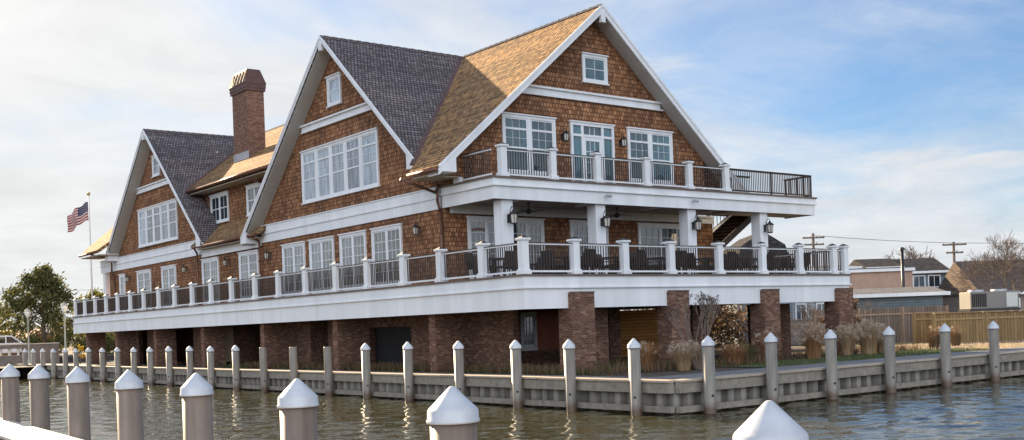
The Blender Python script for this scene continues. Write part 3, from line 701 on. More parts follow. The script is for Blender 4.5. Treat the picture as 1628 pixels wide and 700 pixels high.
# upper door with sidelights
f = MB(); Wd = lambda *a: wbox(f, 'F', FY, *a)
d0, d1, z0, z1 = 7.36, 9.71, 7.0, 9.66
Wd(d0, d1, z1 - .12, z1, 0, .08); Wd(d0, d0 + .12, z0, z1 - .12, 0, .08); Wd(d1 - .12, d1, z0, z1 - .12, 0, .08); Wd(d0 - .04, d1 + .04, z1, z1 + .05, 0, .12)
Wd(d0 + .12, d1 - .12, 9.1, 9.2, 0, .07)
for x in (7.93, 9.02): Wd(x, x + .12, z0, 9.1, 0, .07); Wd(x, x + .12, 9.2, z1 - .12, 0, .07)
Wd(8.05, 8.17, z0, 9.1, 0, .05); Wd(8.90, 9.02, z0, 9.1, 0, .05); Wd(8.17, 8.90, 8.95, 9.1, 0, .05); Wd(8.17, 8.9, z0, 7.25, 0, .05)
for x in (8.41, 8.66): Wd(x - .012, x + .012, 7.25, 8.95, .013, .03); Wd(x - .012, x + .012, 9.2, z1 - .12, .013, .03)
for k in range(1, 4): Wd(8.17, 8.9, 7.25 + k * .425 - .012, 7.25 + k * .425 + .012, .014, .031)
do = P(f, 'entry_door', m_white, label='white upper deck door with transom and sidelights')
for a, b in ((7.48, 7.93), (8.17, 8.90), (9.14, 9.59)):
    q = MB(); wbox(q, 'F', FY, a, b, 7.02, 9.09, .004, .012); P(q, 'pane', m_gteal, do)
for a, b in ((7.48, 7.93), (8.05, 9.02), (9.14, 9.59)):
    q = MB(); wbox(q, 'F', FY, a, b, 9.21, z1 - .125, .004, .012); P(q, 'pane', m_gteal, do)
for a, b in ((2.97, 4.75), (5.0, 6.72), (8.12, 10.22), (12.0, 14.72)):
    window('F', LFY, a, b, 3.22, 5.82, 2, 'french', m_gdark, 'french_door')
mb = MB(); mb.box((WX + .25, LFY - .06, 5.95), (16.8, LFY, 6.28)); mb.box((WX + .25, LFY - .12, 6.2), (16.8, LFY - .06, 6.28)); P(mb, 'porch_frieze', m_white)
for a, pl_ in ((3.15, .0),):
    mb = MB()
    for k in range(4): mb.obox((3.2 + k * .2, LFY - .03, 5.35 + .03 * sin(k)), (.07, 0, 0), (0, .01, 0), (0, 0, .05))
    P(mb, 'garland', m_copper)

# decks ---------------------------------------------------
DX1 = 17.0; DY1 = 48.6
mb = MB(); mb.box((.04, .04, 3.13), (DX1 - .04, LFY, 3.2)); mb.box((.04, LFY, 3.13), (WX, DY1 - .04, 3.2)); P(mb, 'deck_floor', m_deckb)
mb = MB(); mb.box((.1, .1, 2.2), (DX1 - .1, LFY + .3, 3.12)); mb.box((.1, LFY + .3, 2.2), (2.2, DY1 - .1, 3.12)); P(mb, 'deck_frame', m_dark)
def fascia(x0, y0, x1, y1, zt, zm, zb, name='deck_fascia'):
    """L-shaped fascia, near corner (x0,y0), runs to x1 and y1"""
    mb = MB()
    for o_, za, zb2 in ((.00, zm + .03, zt - .05), (.05, zm - .02, zm + .03), (-.035, zb, zm - .02)):
        mb.box((x0 - o_, y0 - o_, za), (x1 + o_, y0 + .12, zb2)); mb.box((x0 - o_, y0 + .12, za), (x0 + .12, y1, zb2)); mb.box((x1 - .12, y0 + .12, za), (x1 + o_, y0 + 1.7, zb2))
    P(mb, name, m_white)
    mb = MB(); mb.box((x0 - .06, y0 - .06, zt - .05), (x1 + .06, y0 + .2, zt + .012)); mb.box((x0 - .06, y0 + .2, zt - .05), (x0 + .2, y1, zt + .012)); P(mb, 'deck_nosing', m_fascrim)
fascia(0, 0, DX1, DY1, 3.22, 2.8, 2.13)
mb = MB(); mb.box((0, DY1 - .12, 2.13), (3, DY1, 3.17)); P(mb, 'deck_fascia', m_white)
UX0, UY0, UX1 = 1.88, 3.9, 20.2; UZ = 6.93
fascia(UX0, UY0, UX1, LFY + .1, UZ, 6.62, 6.14)
mb = MB(); mb.box((UX0 + .12, UY0 + .12, 6.5), (15.1, FY, 6.9)); mb.box((15.1, UY0 + .12, 6.5), (UX1 - .12, 5.6, 6.9)); P(mb, 'deck_floor', m_deckb)
mb = MB(); mb.box((UX0 + .12, UY0 + .12, 6.28), (15.1, LFY, 6.34)); mb.box((15.1, UY0 + .12, 6.2), (UX1 - .12, 5.6, 6.27)); P(mb, 'porch_ceiling', boards('beadboard_ceiling', (.42, .38, .34), .1, 1, .012, .06))
mb = MB(); mb.box((15.1, 5.6, 6.2), (UX1, 5.7, 6.9)); P(mb, 'deck_fascia', m_white)
for i in range(4): P(MB().box((UX0 + .12 + i * 3.6 + 1.5, UY0 + .3, 6.2), (UX0 + .12 + i * 3.6 + 1.7, 5.55, 6.278)), 'ceiling_beam', m_white)
for x in (2.38, 6.88, 11.95, 16.5):
    mb = MB(); mb.box((x, 4.1, 3.2), (x + .5, 4.6, 6.14)); P(mb, 'column', m_white, bevel=.012)

# railings
def post(x, y, z, parent, s=.13, h=1.16, lit=True):
    mb = MB(); mb.box((x - s, y - s, z), (x + s, y + s, z + h - .07)); mb.box((x - s - .05, y - s - .05, z), (x + s + .05, y + s + .05, z + .13)); mb.box((x - s - .03, y - s - .03, z + .13), (x + s + .03, y + s + .03, z + .17))
    mb.box((x - s - .05, y - s - .05, z + h - .07), (x + s + .05, y + s + .05, z + h))
    o = P(mb, 'railing_post', m_white, bevel=.008)
    q = MB(); k = s + .02; t = z + h
    q.add([(x - k, y - k, t), (x + k, y - k, t), (x + k, y + k, t), (x - k, y + k, t), (x - .03, y - .03, t + .085), (x + .03, y - .03, t + .085), (x + .03, y + .03, t + .085), (x - .03, y + .03, t + .085)], [(0, 1, 5, 4), (1, 2, 6, 5), (2, 3, 7, 6), (3, 0, 4, 7), (4, 5, 6, 7)])
    P(q, 'cap_light', m_bronze, o)
    return o
def bay(p, q, z, white=True, h=1.02, gap=.118):
    p = Vector((p[0], p[1], z)); q = Vector((q[0], q[1], z)); d = (q - p).normalized(); n = max(2, round((q - p).length / gap))
    rm = m_white if white else m_bronze
    mb = MB(); mb.bar(p + Vector((0, 0, h - .04)), q + Vector((0, 0, h - .04)), .07 if white else .06, .045); mb.bar(p + Vector((0, 0, h)), q + Vector((0, 0, h)), .13, .022, 1); mb.bar(p + Vector((0, 0, .11)), q + Vector((0, 0, .11)), .06, .06)
    o = P(mb, 'railing_panel', [rm, m_bronze])
    b = MB()
    for i in range(1, n):
        c = p.lerp(q, i / n); b.box((c.x - .014, c.y - .014, z + .14), (c.x + .014, c.y + .014, z + h - .065))
    P(b, 'balusters', m_bronze, o)
    return o
fx = [.15, 2.28, 4.5, 6.73, 9.25, 11.69, 13.93, 16.1, ]
ly = [.15, 2.3, 4.8, 7.22, 9.83, 12.35, 15.02, 17.6, 20.05, 22.7, 25.2, 27.7, 30.2, 32.6, 35.0, 37.3, 39.6, 41.8, 44.0, 46.2, 48.3]
for x in fx: post(x, .15, 3.22, H)
post(16.85, .15, 3.22, H)
for y in ly[1:]: post(.15, y, 3.22, H)
for a, b in zip(fx, fx[1:]): bay((a + .13, .15), (b - .13, .15), 3.22)
bay((16.23, .15), (16.72, .15), 3.22)
for a, b in zip(ly, ly[1:]): bay((.15, a + .13), (.15, b - .13), 3.22)
for i in range(3): bay((16.85, .3 + i * 2.3), (16.85, .3 + i * 2.3 + 2.2), 3.22)
bay((.3, 48.3), (1.9, 48.3), 3.22)
ux = [2.45, 4.75, 6.98, 9.6, 12.05, 14.3]
for x in ux: post(x - .0, 4.07, UZ, H)
for a, b in zip(ux, ux[1:]): bay((a + .13, 4.07), (b - .13, 4.07), UZ)
bay((2.05, 4.2), (2.05, 5.95), UZ); post(2.1, 4.07, UZ, H, .05, 1.0) if False else None
bay((14.45, 4.07), (17.3, 4.07), UZ, False); bay((17.3, 4.07), (20.1, 4.07), UZ, False); bay((20.1, 4.1), (20.1, 5.55), UZ, False)
bay((15.3, 5.5), (17.6, 5.5), UZ, False)
for x in (14.5, 17.3, 20.1): P(MB().box((x - .03, 4.04, UZ), (x + .03, 4.1, UZ + 1.03)), 'railing_post', m_bronze)
P(MB().box((20.07, 5.47, UZ), (20.13, 5.53, UZ + 1.03)), 'railing_post', m_bronze)
# security camera bumps on the fascia
# exterior stair from the upper deck
mb = MB()
p0 = Vector((20.3, 8.1, 6.75)); p1 = Vector((14.7, 8.1, 3.25))
dd = (p1 - p0); n_ = 19; hz = Vector((dd.x, dd.y, 0)).normalized(); sd_ = Vector((-hz.y, hz.x, 0))
for i in range(n_):
    c = p0 + dd * (i + .5) / n_; mb.obox(c, hz * .16, sd_ * .75, Vector((0, 0, .03))); mb.obox(c - Vector((0, 0, .1)) - hz * .14, hz * .015, sd_ * .75, Vector((0, 0, .09)))
mb.obox((p0 + p1) / 2 - Vector((0, 0, .26)), dd / 2, sd_ * .72, Vector((0, 0, .03)))
P(mb, 'stair_flight', m_bronze, label='dark stair dropping behind the right end of the porch')
for s_ in (-1, 1):
    P(MB().bar(p0 + sd_ * s_ * .8 - Vector((0, 0, .08)), p1 + sd_ * s_ * .8 - Vector((0, 0, .08)), .05, .3), 'stair_stringer', m_bronze)
    P(MB().bar(p0 + sd_ * s_ * .8 + Vector((0, 0, .92)), p1 + sd_ * s_ * .8 + Vector((0, 0, .92)), .05, .07), 'stair_handrail', m_white)
P(MB().box((17.6, 5.7, 6.6), (20.2, 9.1, 6.72)), 'stair_landing', m_bronze)
mb = MB()
for k in range(22):
    c = p0.lerp(p1, (k + .5) / 22) - sd_ * .8; mb.box((c.x - .012, c.y - .012, c.z), (c.x + .012, c.y + .012, c.z + .9))
P(mb, 'balusters', m_bronze)

# ground storey ------------------------------------------
def pier(x0, y0, x1, y1, z1=2.13, label=None):
    mb = MB(); mb.box((x0, y0, -.1), (x1, y1, z1)); P(mb, 'brick_pier', m_brick, label=label)
for i, (a, b) in enumerate(((1.84, 2.8), (6.38, 7.3), (11.38, 12.28), (15.98, 16.95))):
    pier(a, -.16, b, .55, 2.62)
    mb = MB(); mb.box((a - .02, -.18, 2.62), (b + .02, -.03, 2.66)); P(mb, 'pier_coping', m_fascrim)
for a, b, y0, y1 in ((4.2, 4.9, 1.5, 2.2), (10.2, 11.0, 2.4, 3.2), (14.6, 16.4, 2.6, 3.4), (8.2, 8.8, 5, 5.6)): pier(a, y0, b, y1)
for y in (5.75, 13.0, 20.0, 27.2, 34.2, 41.0, 47.0): pier(.45, y, 1.6, y + .42)
def bwall(pts, t=.25):
    for (x0, y0), (x1, y1) in pts: P(MB().box((x0, y0, -.1), (x1, y1, 2.2)), 'brick_wall', m_brick)
bwall([((2.3, 3.6), (2.55, 10.3)), ((2.3, 13.6), (2.55, 17.3)), ((2.3, 19.0), (2.55, 22.6)), ((2.3, 30.2), (2.55, 33.4)), ((2.3, 37.2), (2.55, 41.0)), ((2.3, 42.6), (2.55, 46.5)), ((6.0, 22.1), (6.25, 36.4)), ((6.0, 38.5), (6.25, 47)), ((2.6, 46.6), (12, 46.85))])
P(MB().box((6.3, 36.0, 0), (6.4, 39.0, 2.15)), 'cream_panel', plain('cream_door_paint', (.62, .50, .33), .6, .06, 2), label='cream panel door in the shade under the left deck')
bwall([((6.0, 9.5), (6.25, 22)), ((10.5, 9.4), (11.6, 9.8)), ((15.6, 9.4), (17, 9.8))])
mb = MB(); mb.box((2.3, 10.3, 1.75), (2.55, 13.6, 2.2)); P(mb, 'brick_wall', m_brick)
mb = MB(); mb.box((2.6, 10.3, 0), (2.7, 13.6, 1.75)); P(mb, 'opening_shade_panel', m_dark, label='near-black panel standing for the shade in the garage opening of the brick wall')  # near-black sheet stands for the shade inside the opening
mb = MB(); mb.box((4.0, 9.5, 0), (4.15, 9.9, 2.15)); P(mb, 'brick_wall', m_brick) 
# door bay seen through the opening under the near corner
mb = MB(); mb.box((5.0, 8.6, 0), (9.4, 8.8, 2.2)); P(mb, 'red_panel_wall', plain('red_painted_wall', (.40, .13, .075), .7, .2, 2))
P(MB().box((5.0, 8.3, 0), (9.4, 8.59, .55)), 'step', m_brick)
window('F', 8.58, 6.5, 7.35, .56, 2.1, 1, 'french', m_gpale, 'french_door', .1, 'white glazed door in the shade under the deck')
mb = MB(); mb.box((9.6, 9.4, -.05), (16.0, 9.5, 2.12)); P(mb, 'cedar_screen', m_orange, label='orange cedar plank screen under the deck')
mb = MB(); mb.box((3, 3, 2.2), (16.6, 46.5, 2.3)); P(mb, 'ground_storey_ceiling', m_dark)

print('house ok', len(COL.objects))
#PART2

# ------------------------------------------------------------------ lanterns, fans, cameras
m_lampglass = plain('frosted_lantern_glass', (.55, .52, .45), .3, .05, 5)
def lantern(loc, face, label, sc=1.0, group=None, hang=True):
    """face: unit vector away from the wall"""
    f = Vector(face); root = empty('wall_lantern', loc, label, 'lantern', group)
    s = sc; c = f * .2 * s; sd2 = Vector((-f.y, f.x, 0))
    mb = MB(); mb.obox(f * .012, sd2 * .055 * s, f * .012, Vector((0, 0, .11 * s))); mb.tube(f * .02 + Vector((0, 0, .05 * s)), f * .12 * s + Vector((0, 0, .30 * s)), .012 * s, n=6); mb.tube(f * .12 * s + Vector((0, 0, .30 * s)), c + Vector((0, 0, .27 * s)), .012 * s, n=6); mb.tube(c + Vector((0, 0, .27 * s)), c + Vector((0, 0, .2 * s)), .01 * s, n=6)
    mb.build('bracket', m_black, root)
    mb = MB(); mb.lathe([(.02 * s, .22 * s), (.05 * s, .17 * s), (.13 * s, .11 * s), (.125 * s, .095 * s), (.0, .095 * s)], 6, c=c); mb.build('lantern_roof', m_black, root)
    mb = MB(); mb.lathe([(.0, -.16 * s), (.08 * s, -.16 * s), (.085 * s, -.13 * s), (.0, -.13 * s)], 6, c=c)
    for i in range(6):
        a = 2 * pi * i / 6; mb.tube(c + Vector((.08 * s * cos(a), .08 * s * sin(a), -.14 * s)), c + Vector((.10 * s * cos(a), .10 * s * sin(a), .1 * s)), .008 * s, n=4)
    mb.build('cage', m_black, root)
    mb = MB(); mb.lathe([(.068 * s, -.13 * s), (.088 * s, .095 * s)], 6, c=c, sm=False); mb.build('glass', m_lampglass, root)
    return root
for i, x in enumerate((2.63 + .05, 7.18, 12.25, 16.8)):
    lantern((x, 4.1, 5.46), (0, -1, 0), 'black lantern on the %s white porch column from the corner' % ORD[i], 1.4, 'lanterns on the porch columns')
for i, y in enumerate((8.83, 22.2, 27.2, 33.0, 42.7)):
    lantern((WX, y, 5.45), (-1, 0, 0), 'dark wall lantern on the left shingle wall, %s from the near corner' % ORD[i], 1.1, 'lanterns on the left wall')
for i, x in enumerate((6.97, 10.1)):
    lantern((x, FY, 9.0), (0, -1, 0), 'dark wall lantern %s of the upper deck door' % ('left', 'right')[i], 1.15, 'lanterns beside the upper door')
for i, x in enumerate((4.8, 9.4, 14.0)):
    root = empty('ceiling_fan', (x, 5.6, 6.28), 'dark ceiling fan under the porch ceiling, %s from the corner' % ORD[i], 'ceiling fan', 'porch ceiling fans')
    mb = MB(); mb.tube((0, 0, 0), (0, 0, -.28), .02, n=8); mb.lathe([(.07, 0), (.06, -.05), (.02, -.07)], 12); mb.build('rod', m_black, root)
    mb = MB(); mb.lathe([(.03, -.22), (.10, -.27), (.12, -.34), (.09, -.40), (.03, -.43), (0, -.43)], 16); mb.build('motor', m_black, root)
    for k in range(4):
        a = k * pi / 2 + .4 + i; d = Vector((cos(a), sin(a), 0)); sdv = Vector((-sin(a), cos(a), .18)).normalized()
        mb = MB(); mb.prism([d * .1 - sdv * .05 + Vector((0, 0, -.34)), d * .68 - sdv * .075 + Vector((0, 0, -.34)), d * .68 + sdv * .075 + Vector((0, 0, -.34)), d * .1 + sdv * .05 + Vector((0, 0, -.34))], (0, 0, .012)); mb.build('blade', m_black, root)
for i, x in enumerate((7.24, 12.05)):
    root = empty('security_camera', (x, 3.86, 6.44), 'small grey camera on the upper deck fascia above the %s column' % ORD[i + 1], 'camera', 'cameras on the fascia')
    mb = MB(); mb.box((-.05, -.1, -.04), (.05, 0, .06)); mb.build('mount', m_lead, root, .01)
    mb = MB(); mb.tube((0, -.1, 0), (.02, -.24, -.03), .055, .06, 12); mb.build('housing', m_lead, root)

# ------------------------------------------------------------------ deck furniture
def make_table():
    root = empty('patio_table')
    mb = MB(); mb.box((-.5, -.5, .70), (.5, .5, .735)); mb.build('table_top', plain('dark_table_top', (.05, .035, .03), .35, .2, 6), root, .008)
    for sx_ in (-1, 1):
        for sy in (-1, 1):
            q = MB(); q.box((sx_ * .44 - .025, sy * .44 - .025, 0), (sx_ * .44 + .025, sy * .44 + .025, .70)); q.build('leg', m_black, root)
    return root
def make_chair():
    root = empty('patio_chair')
    mb = MB(); mb.box((-.27, -.26, .38), (.27, .28, .44)); mb.build('seat', m_wicker, root, .015)
    mb = MB(); mb.prism([(-.27, .25, .42), (.27, .25, .42), (.25, .36, .92), (-.25, .36, .92)], (0, .035, 0)); mb.build('backrest', m_wicker, root, .01)
    for s_ in (-1, 1):
        mb = MB(); mb.box((s_ * .3 - .025, -.26, .62), (s_ * .3 + .025, .32, .65)); mb.box((s_ * .3 - .02, -.26, .38), (s_ * .3 + .02, -.22, .62)); mb.build('armrest', m_wicker, root)
        for y in (-.23, .24):
            q = MB(); q.box((s_ * .25 - .02, y - .02, 0), (s_ * .25 + .02, y + .02, .38)); q.build('leg', m_wicker, root)
    return root
tb = make_table(); tbt = treeof(tb); chp = make_chair(); cht = treeof(chp)
ti = 0; first = True; fchair = True
spots = [(1.2, 3.0), (3.35, 1.75), (5.6, 1.7), (7.9, 1.75), (10.4, 1.7), (12.8, 1.75), (15.0, 1.7)]
spots += [(4.4, 5.6), (6.8, 5.7), (9.2, 5.6), (11.6, 5.7), (14.2, 5.6)]
for i, (x, y) in enumerate(spots):
    t = tb if first else dup(tb, tree=tbt); first = False
    t.location = (x, y, 3.2); tag(t, 'dark square patio table in the %s row of the lower deck, %s from the left' % (('front', ORD[i]) if i < 7 else ('back', ORD[i - 7])), 'table', 'patio tables on the lower deck')
    for k, side in enumerate(('near', 'right', 'far', 'left')):
        a = (-pi, -pi / 2, 0, pi / 2)[k] + random.uniform(-.15, .15)
        c = chp if fchair else dup(chp, tree=cht); fchair = False
        d = .72; c.location = (x - sin(a) * d * -1 * -1, y + cos(a) * d, 3.2); c.rotation_euler = (0, 0, a)
        tag(c, 'dark wicker armchair on the %s side of the %s patio table in the %s row' % (side, ORD[i % 7], 'front' if i < 7 else 'back'), 'chair', 'wicker chairs around the patio tables')

# ------------------------------------------------------------------ vegetation
def leafmat(name, a, b, tr=.35):
    m, n, bs = mat(name)
    o = nd(n, 'ShaderNodeTexCoord').outputs['Object']; g = nd(n, 'ShaderNodeNewGeometry')
    f = g.outputs['Random Per Island'] if 'Random Per Island' in g.outputs else nd(n, 'ShaderNodeTexNoise', {'Vector': o, 'Scale': 3.0}).outputs[0]
    c = mixc(n, f, a, b); n.links.new(c, bs.inputs['Base Color']); bs.inputs['Roughness'].default_value = .7; bs.inputs['Specular IOR Level'].default_value = .2
    t = nd(n, 'ShaderNodeBsdfTranslucent', {'Color': c}); mxs = nd(n, 'ShaderNodeMixShader', {0: tr}); n.links.new(bs.outputs[0], mxs.inputs[1]); n.links.new(t.outputs[0], mxs.inputs[2])
    n.links.new(mxs.outputs[0], n.nodes['Material Output'].inputs['Surface'])
    return m
m_leaf = leafmat('evergreen_leaf', (.045, .062, .02), (.19, .175, .065), .35)
m_leafy = leafmat('yellowing_leaf', (.12, .13, .03), (.30, .25, .06), .4)
m_hedge = leafmat('hedge_leaf', (.04, .06, .02), (.12, .12, .04), .3)
m_brownleaf = leafmat('dead_brown_leaf', (.09, .055, .035), (.26, .17, .10), .3)
m_straw = leafmat('straw_blade', (.30, .20, .11), (.62, .46, .29), .4)
m_rust = leafmat('rusty_blade', (.26, .13, .06), (.50, .29, .15), .4)
m_green = leafmat('green_blade', (.06, .09, .03), (.18, .19, .07), .35)
m_plume = leafmat('pale_plume', (.42, .33, .25), (.70, .58, .46), .4)
m_bark = plain('grey_brown_bark', (.16, .125, .10), .9, .3, 8)
m_twig = plain('bare_twig_bark', (.20, .155, .125), .9, .25, 5)
m_seed = plain('dark_seed_head', (.10, .06, .05), .9, .4, 30)
R = random.Random(5)
def rv(s=1): return Vector((R.gauss(0, s), R.gauss(0, s), R.gauss(0, s)))
def leaves(mb, c, rad, n, size):
    for _ in range(n):
        p = Vector(c) + rv(rad * .45); a = rv().normalized(); b = a.orthogonal().normalized(); s_ = size * R.uniform(.6, 1.3)
        cc = a.cross(b)
        mb.add([p - b * s_, p + cc * s_ * .45, p + b * s_, p - cc * s_ * .45], [(0, 1, 2, 3)])
def leafy_tree(name, loc, h, w, label, cat, nclump=150, npc=60, lm=None, size=.13, base=.08, trunk=.16, group=None, shape=1.0):
    root = empty(name, loc, label, cat, group)
    tk = MB(); tk.tube((0, 0, 0), (R.uniform(-.1, .1), 0, h * .5), trunk, trunk * .6, 8); tk.tube((0, 0, h * .5), (0, 0, h * .9), trunk * .6, .03, 6)
    cr = MB()
    for i in range(nclump):
        t = R.random() ** .8; z = h * (base + (1 - base) * t)
        rr = w / 2 * (max(0.05, sin(pi * min(1, (.18 + .82 * t)) ** shape)) ** .75) * R.uniform(.3, 1.08)
        a = R.uniform(0, 2 * pi); p = Vector((rr * cos(a), rr * sin(a), z))
        leaves(cr, p, w * .075, npc, size)
        if i % 3 == 0: tk.tube((0, 0, max(.2, z - rr * .5)), p, .045, .012, 4, cap=False)
    tk.build('trunk', m_bark, root); cr.build('crown', lm or m_leaf, root)
    return root
def bare_tree(loc, h, label, seed, spread=.5, depth=6, r0=.14, m=None, name='bare_tree', group=None, nb=3, minr=.012, cat='tree'):
    rr = random.Random(seed); root = empty(name, loc, label, cat, group)
    tk = MB(); cr = MB()
    def grow(p, d, ln, r, k):
        mb = tk if k <= 1 else cr
        q = p + d * ln; midp = p + d * ln * .5 + Vector((rr.gauss(0, 1), rr.gauss(0, 1), 0)) * ln * .05
        n = 7 if k == 0 else (5 if k < 3 else 3)
        mb.tube(p, midp, r, r * .85, n, cap=False); mb.tube(midp, q, r * .85, r * .68, n, cap=False)
        if k >= depth: return
        for i in range(nb if k else nb + 1):
            a = rr.uniform(0, 2 * pi); o = d.orthogonal().normalized(); o2 = d.cross(o)
            nd_ = (d + (o * cos(a) + o2 * sin(a)) * spread * rr.uniform(.5, 1.3) + Vector((0, 0, .12))).normalized()
            st = midp.lerp(q, rr.uniform(.3, 1.0)) if i else q
            grow(st, nd_, ln * rr.uniform(.62, .88), max(minr, r * .62), k + 1)
    grow(Vector((0, 0, 0)), Vector((rr.uniform(-.06, .06), rr.uniform(-.06, .06), 1)).normalized(), h * .27, r0, 0)
    tk.build('trunk', m or m_twig, root); cr.build('branches', m or m_twig, root)
    return root
def grass_clump(loc, h, w, n, m, label, plumes=0, name='grass_clump', group='ornamental grasses by the seawall', up=.5, cat='grass clump'):
    root = empty(name, loc, label, cat, group); mb = MB(); pl = MB()
    for i in range(n):
        a = R.uniform(0, 2 * pi); r_ = w * .22 * sqrt(R.random()); b = Vector((r_ * cos(a), r_ * sin(a), 0))
        a2 = a + R.gauss(0, .5); lean = R.random() ** 1.3 * w * up; hh = h * R.uniform(.55, 1.05)
        d = Vector((cos(a2), sin(a2), 0)); wd = Vector((-sin(a2), cos(a2), 0)) * R.uniform(.006, .012)
        pts = [b + d * lean * (t ** 2.0) + Vector((0, 0, hh * (t - .18 * t * t * lean / max(w, .1) * 2))) for t in (0, .35, .7, 1)]
        vs = []
        for k, p in enumerate(pts): f_ = (1, .85, .6, .15)[k]; vs += [p - wd * f_, p + wd * f_]
        mb.add(vs, [(0, 1, 3, 2), (2, 3, 5, 4), (4, 5, 7, 6)])
        if i < plumes: leaves(pl, pts[3] + Vector((0, 0, -.03)), .075, 22, .028)
    mb.build('blades', m, root)
    if plumes: pl.build('plumes', m_plume, root)
    return root
# clumps in front of the piers
G_ = [(4.35, -2.55, .95, 1.0, 'pale feathery grass clump in front of the second brick pier', m_straw, 60), (3.7, -1.6, 1.0, .9, 'rust-coloured grass clump left of the second brick pier', m_rust, 20),
      (5.4, -2.2, .85, .9, 'straw grass clump under the bare crape myrtle', m_straw, 30), (7.9, -1.6, .8, 1.3, 'fountain-shaped tan grass clump halfway between the second and third brick piers', m_rust, 0), (9.0, -1.2, .75, .9, 'low greenish-tan grass clump left of the third brick pier', m_green, 0),
      (10.3, -1.1, 1.15, .8, 'tall brown grass clump beside the third brick pier', m_rust, 40), (12.05, -1.8, 1.3, 1.1, 'dense mop-headed brown grass clump right of the third brick pier', m_rust, 120), (14.5, -1.5, 1.2, 1.0, 'broad tan grass clump in front of the fourth brick pier', m_straw, 110),
      (15.6, -1.7, 1.35, 1.2, 'tallest tan grass clump just right of the fourth brick pier', m_straw, 130), (16.9, -1.5, 1.15, 1.0, 'thin tan grass clump at the right end of the grass row', m_straw, 60), (20.4, -1.6, 1.0, .9, 'brown grass clump at the left end of the golden board enclosure', m_brownleaf, 8), (22.7, -1.2, .95, .8, 'dark brown grass clump farther right before the golden board enclosure', m_brownleaf, 6)]
for x, y, h, w, lb, m, pl in G_: grass_clump((x, y, 0), h, w, int(520 * w), m, lb, pl)
# crape myrtle
root = empty('crape_myrtle', (5.0, -2.6, 0), 'bare multi-stemmed shrub with dark seed heads in front of the lower deck fascia', 'shrub')
st = MB(); sh = MB()
rr = random.Random(11)
def cm(p, d, ln, r, k):
    q = p + d * ln; st.tube(p, q, r, r * .75, 5, cap=False)
    if k == 5:
        leaves(sh, q, .06, 14, .024); return
    for i in range(2 if k < 3 else 2 + (rr.random() < .35)):
        a = rr.uniform(0, 2 * pi); o = d.orthogonal().normalized(); o2 = d.cross(o)
        cm(q, (d + (o * cos(a) + o2 * sin(a)) * .27 * rr.uniform(.5, 1.3) + Vector((0, 0, .08))).normalized(), ln * rr.uniform(.72, .95), max(.0065, r * .72), k + 1)
for i in range(6):
    a = i * 1.05; cm(Vector((.1 * cos(a), .1 * sin(a), 0)), Vector((cos(a) * .30, sin(a) * .30, 1)).normalized(), .60, .026, 1)
st.build('stems', m_twig, root); sh.build('seed_heads', m_seed, root)
# low perennials: nobody could count them
mb = MB()
def tufts(n, xf, h0, h1):
    for _ in range(n):
        x, y = xf(); h = R.uniform(h0, h1)
        for k in range(5):
            a = R.uniform(0, 2 * pi); l_ = R.uniform(0, .5) * h; w_ = Vector((-sin(a), cos(a), 0)) * .009
            b = Vector((x, y, 0)); t = b + Vector((cos(a) * l_, sin(a) * l_, h * R.uniform(.7, 1)))
            mb.add([b - w_, b + w_, t + w_ * .3, t - w_ * .3], [(0, 1, 2, 3)])
tufts(2300, lambda: (R.uniform(.5, 2.2), R.uniform(-1, 24)), .12, .42)
tufts(900, lambda: (R.uniform(.8, 9), R.uniform(-2.6, 3.2)), .12, .4)
tufts(700, lambda: (R.uniform(9, 20), R.uniform(-1.6, .6)), .1, .35)
tag(mb.build('ground_cover', m_brownleaf), 'low dull brown and green plants bordering the underside of the deck', 'ground cover', kind='stuff')
mb = MB(); tufts(1800, lambda: (R.uniform(.5, 2.3), R.uniform(-1, 26)), .1, .3); tufts(900, lambda: (R.uniform(1, 8), R.uniform(-1.8, 4)), .1, .3); tufts(2600, lambda: (R.uniform(6.6, 20), R.uniform(-4.8, -1.7)), .03, .07)
tag(mb.build('green_ground_cover', m_green), 'short green grass and leaves on the bed between the piers and the walkway', 'grass', kind='stuff')
mb = MB(); tufts(6000, lambda: (R.uniform(20, 40), R.uniform(-4.7, 2.5)), .05, .12)
tag(mb.build('lit_lawn_grass', m_plume), 'short grass with sunlight put into its pale colour, by the golden enclosure', 'grass', kind='stuff')  # pale blades carry the sunlight in their colour
leafy_tree('yellow_shrub', (.9, 50.5, 0), 1.35, .9, 'small yellow shrub behind the far pilings near the deck end', 'shrub', 16, 26, leafmat('yellow_leaf', (.45, .32, .04), (.7, .5, .08), .4), .07, .3, .03)
# left: evergreens and hedge
leafy_tree('evergreen_tree', (4.5, 73.6, .4), 7.5, 7.4, 'large loose dark evergreen tree behind the street at the far left', 'tree', 230, 52, m_leaf, .16, .06, .22, shape=1.1)
leafy_tree('evergreen_tree', (.9, 82.0, .4), 5.9, 8.4, 'lower yellow-green tree at the left edge behind the pickup', 'tree', 130, 50, m_leafy, .17, .05, .18)
leafy_tree('evergreen_tree', (10.6, 79.0, .4), 5.6, 7.6, 'olive-green tree partly hidden behind the deck end and the flagpole', 'tree', 130, 50, m_leafy, .16, .05, .16)
leafy_tree('hedge', (7.6, 67.0, .4), 1.7, 5.0, 'clipped dark hedge at the end of the street below the flagpole', 'hedge', 70, 50, m_hedge, .1, .05, .05)
leafy_tree('hedge', (19.5, 11.0, 0), 2.4, 8.5, 'broad brown shrub mass behind the right-hand brick piers', 'hedge', 230, 50, m_brownleaf, .10, .02, .05)
leafy_tree('holly_shrub', (18.9, 1.6, 0), 2.5, 1.9, 'dark reddish-brown shrub just right of the fourth brick pier', 'shrub', 60, 60, m_brownleaf, .06, .05, .05)
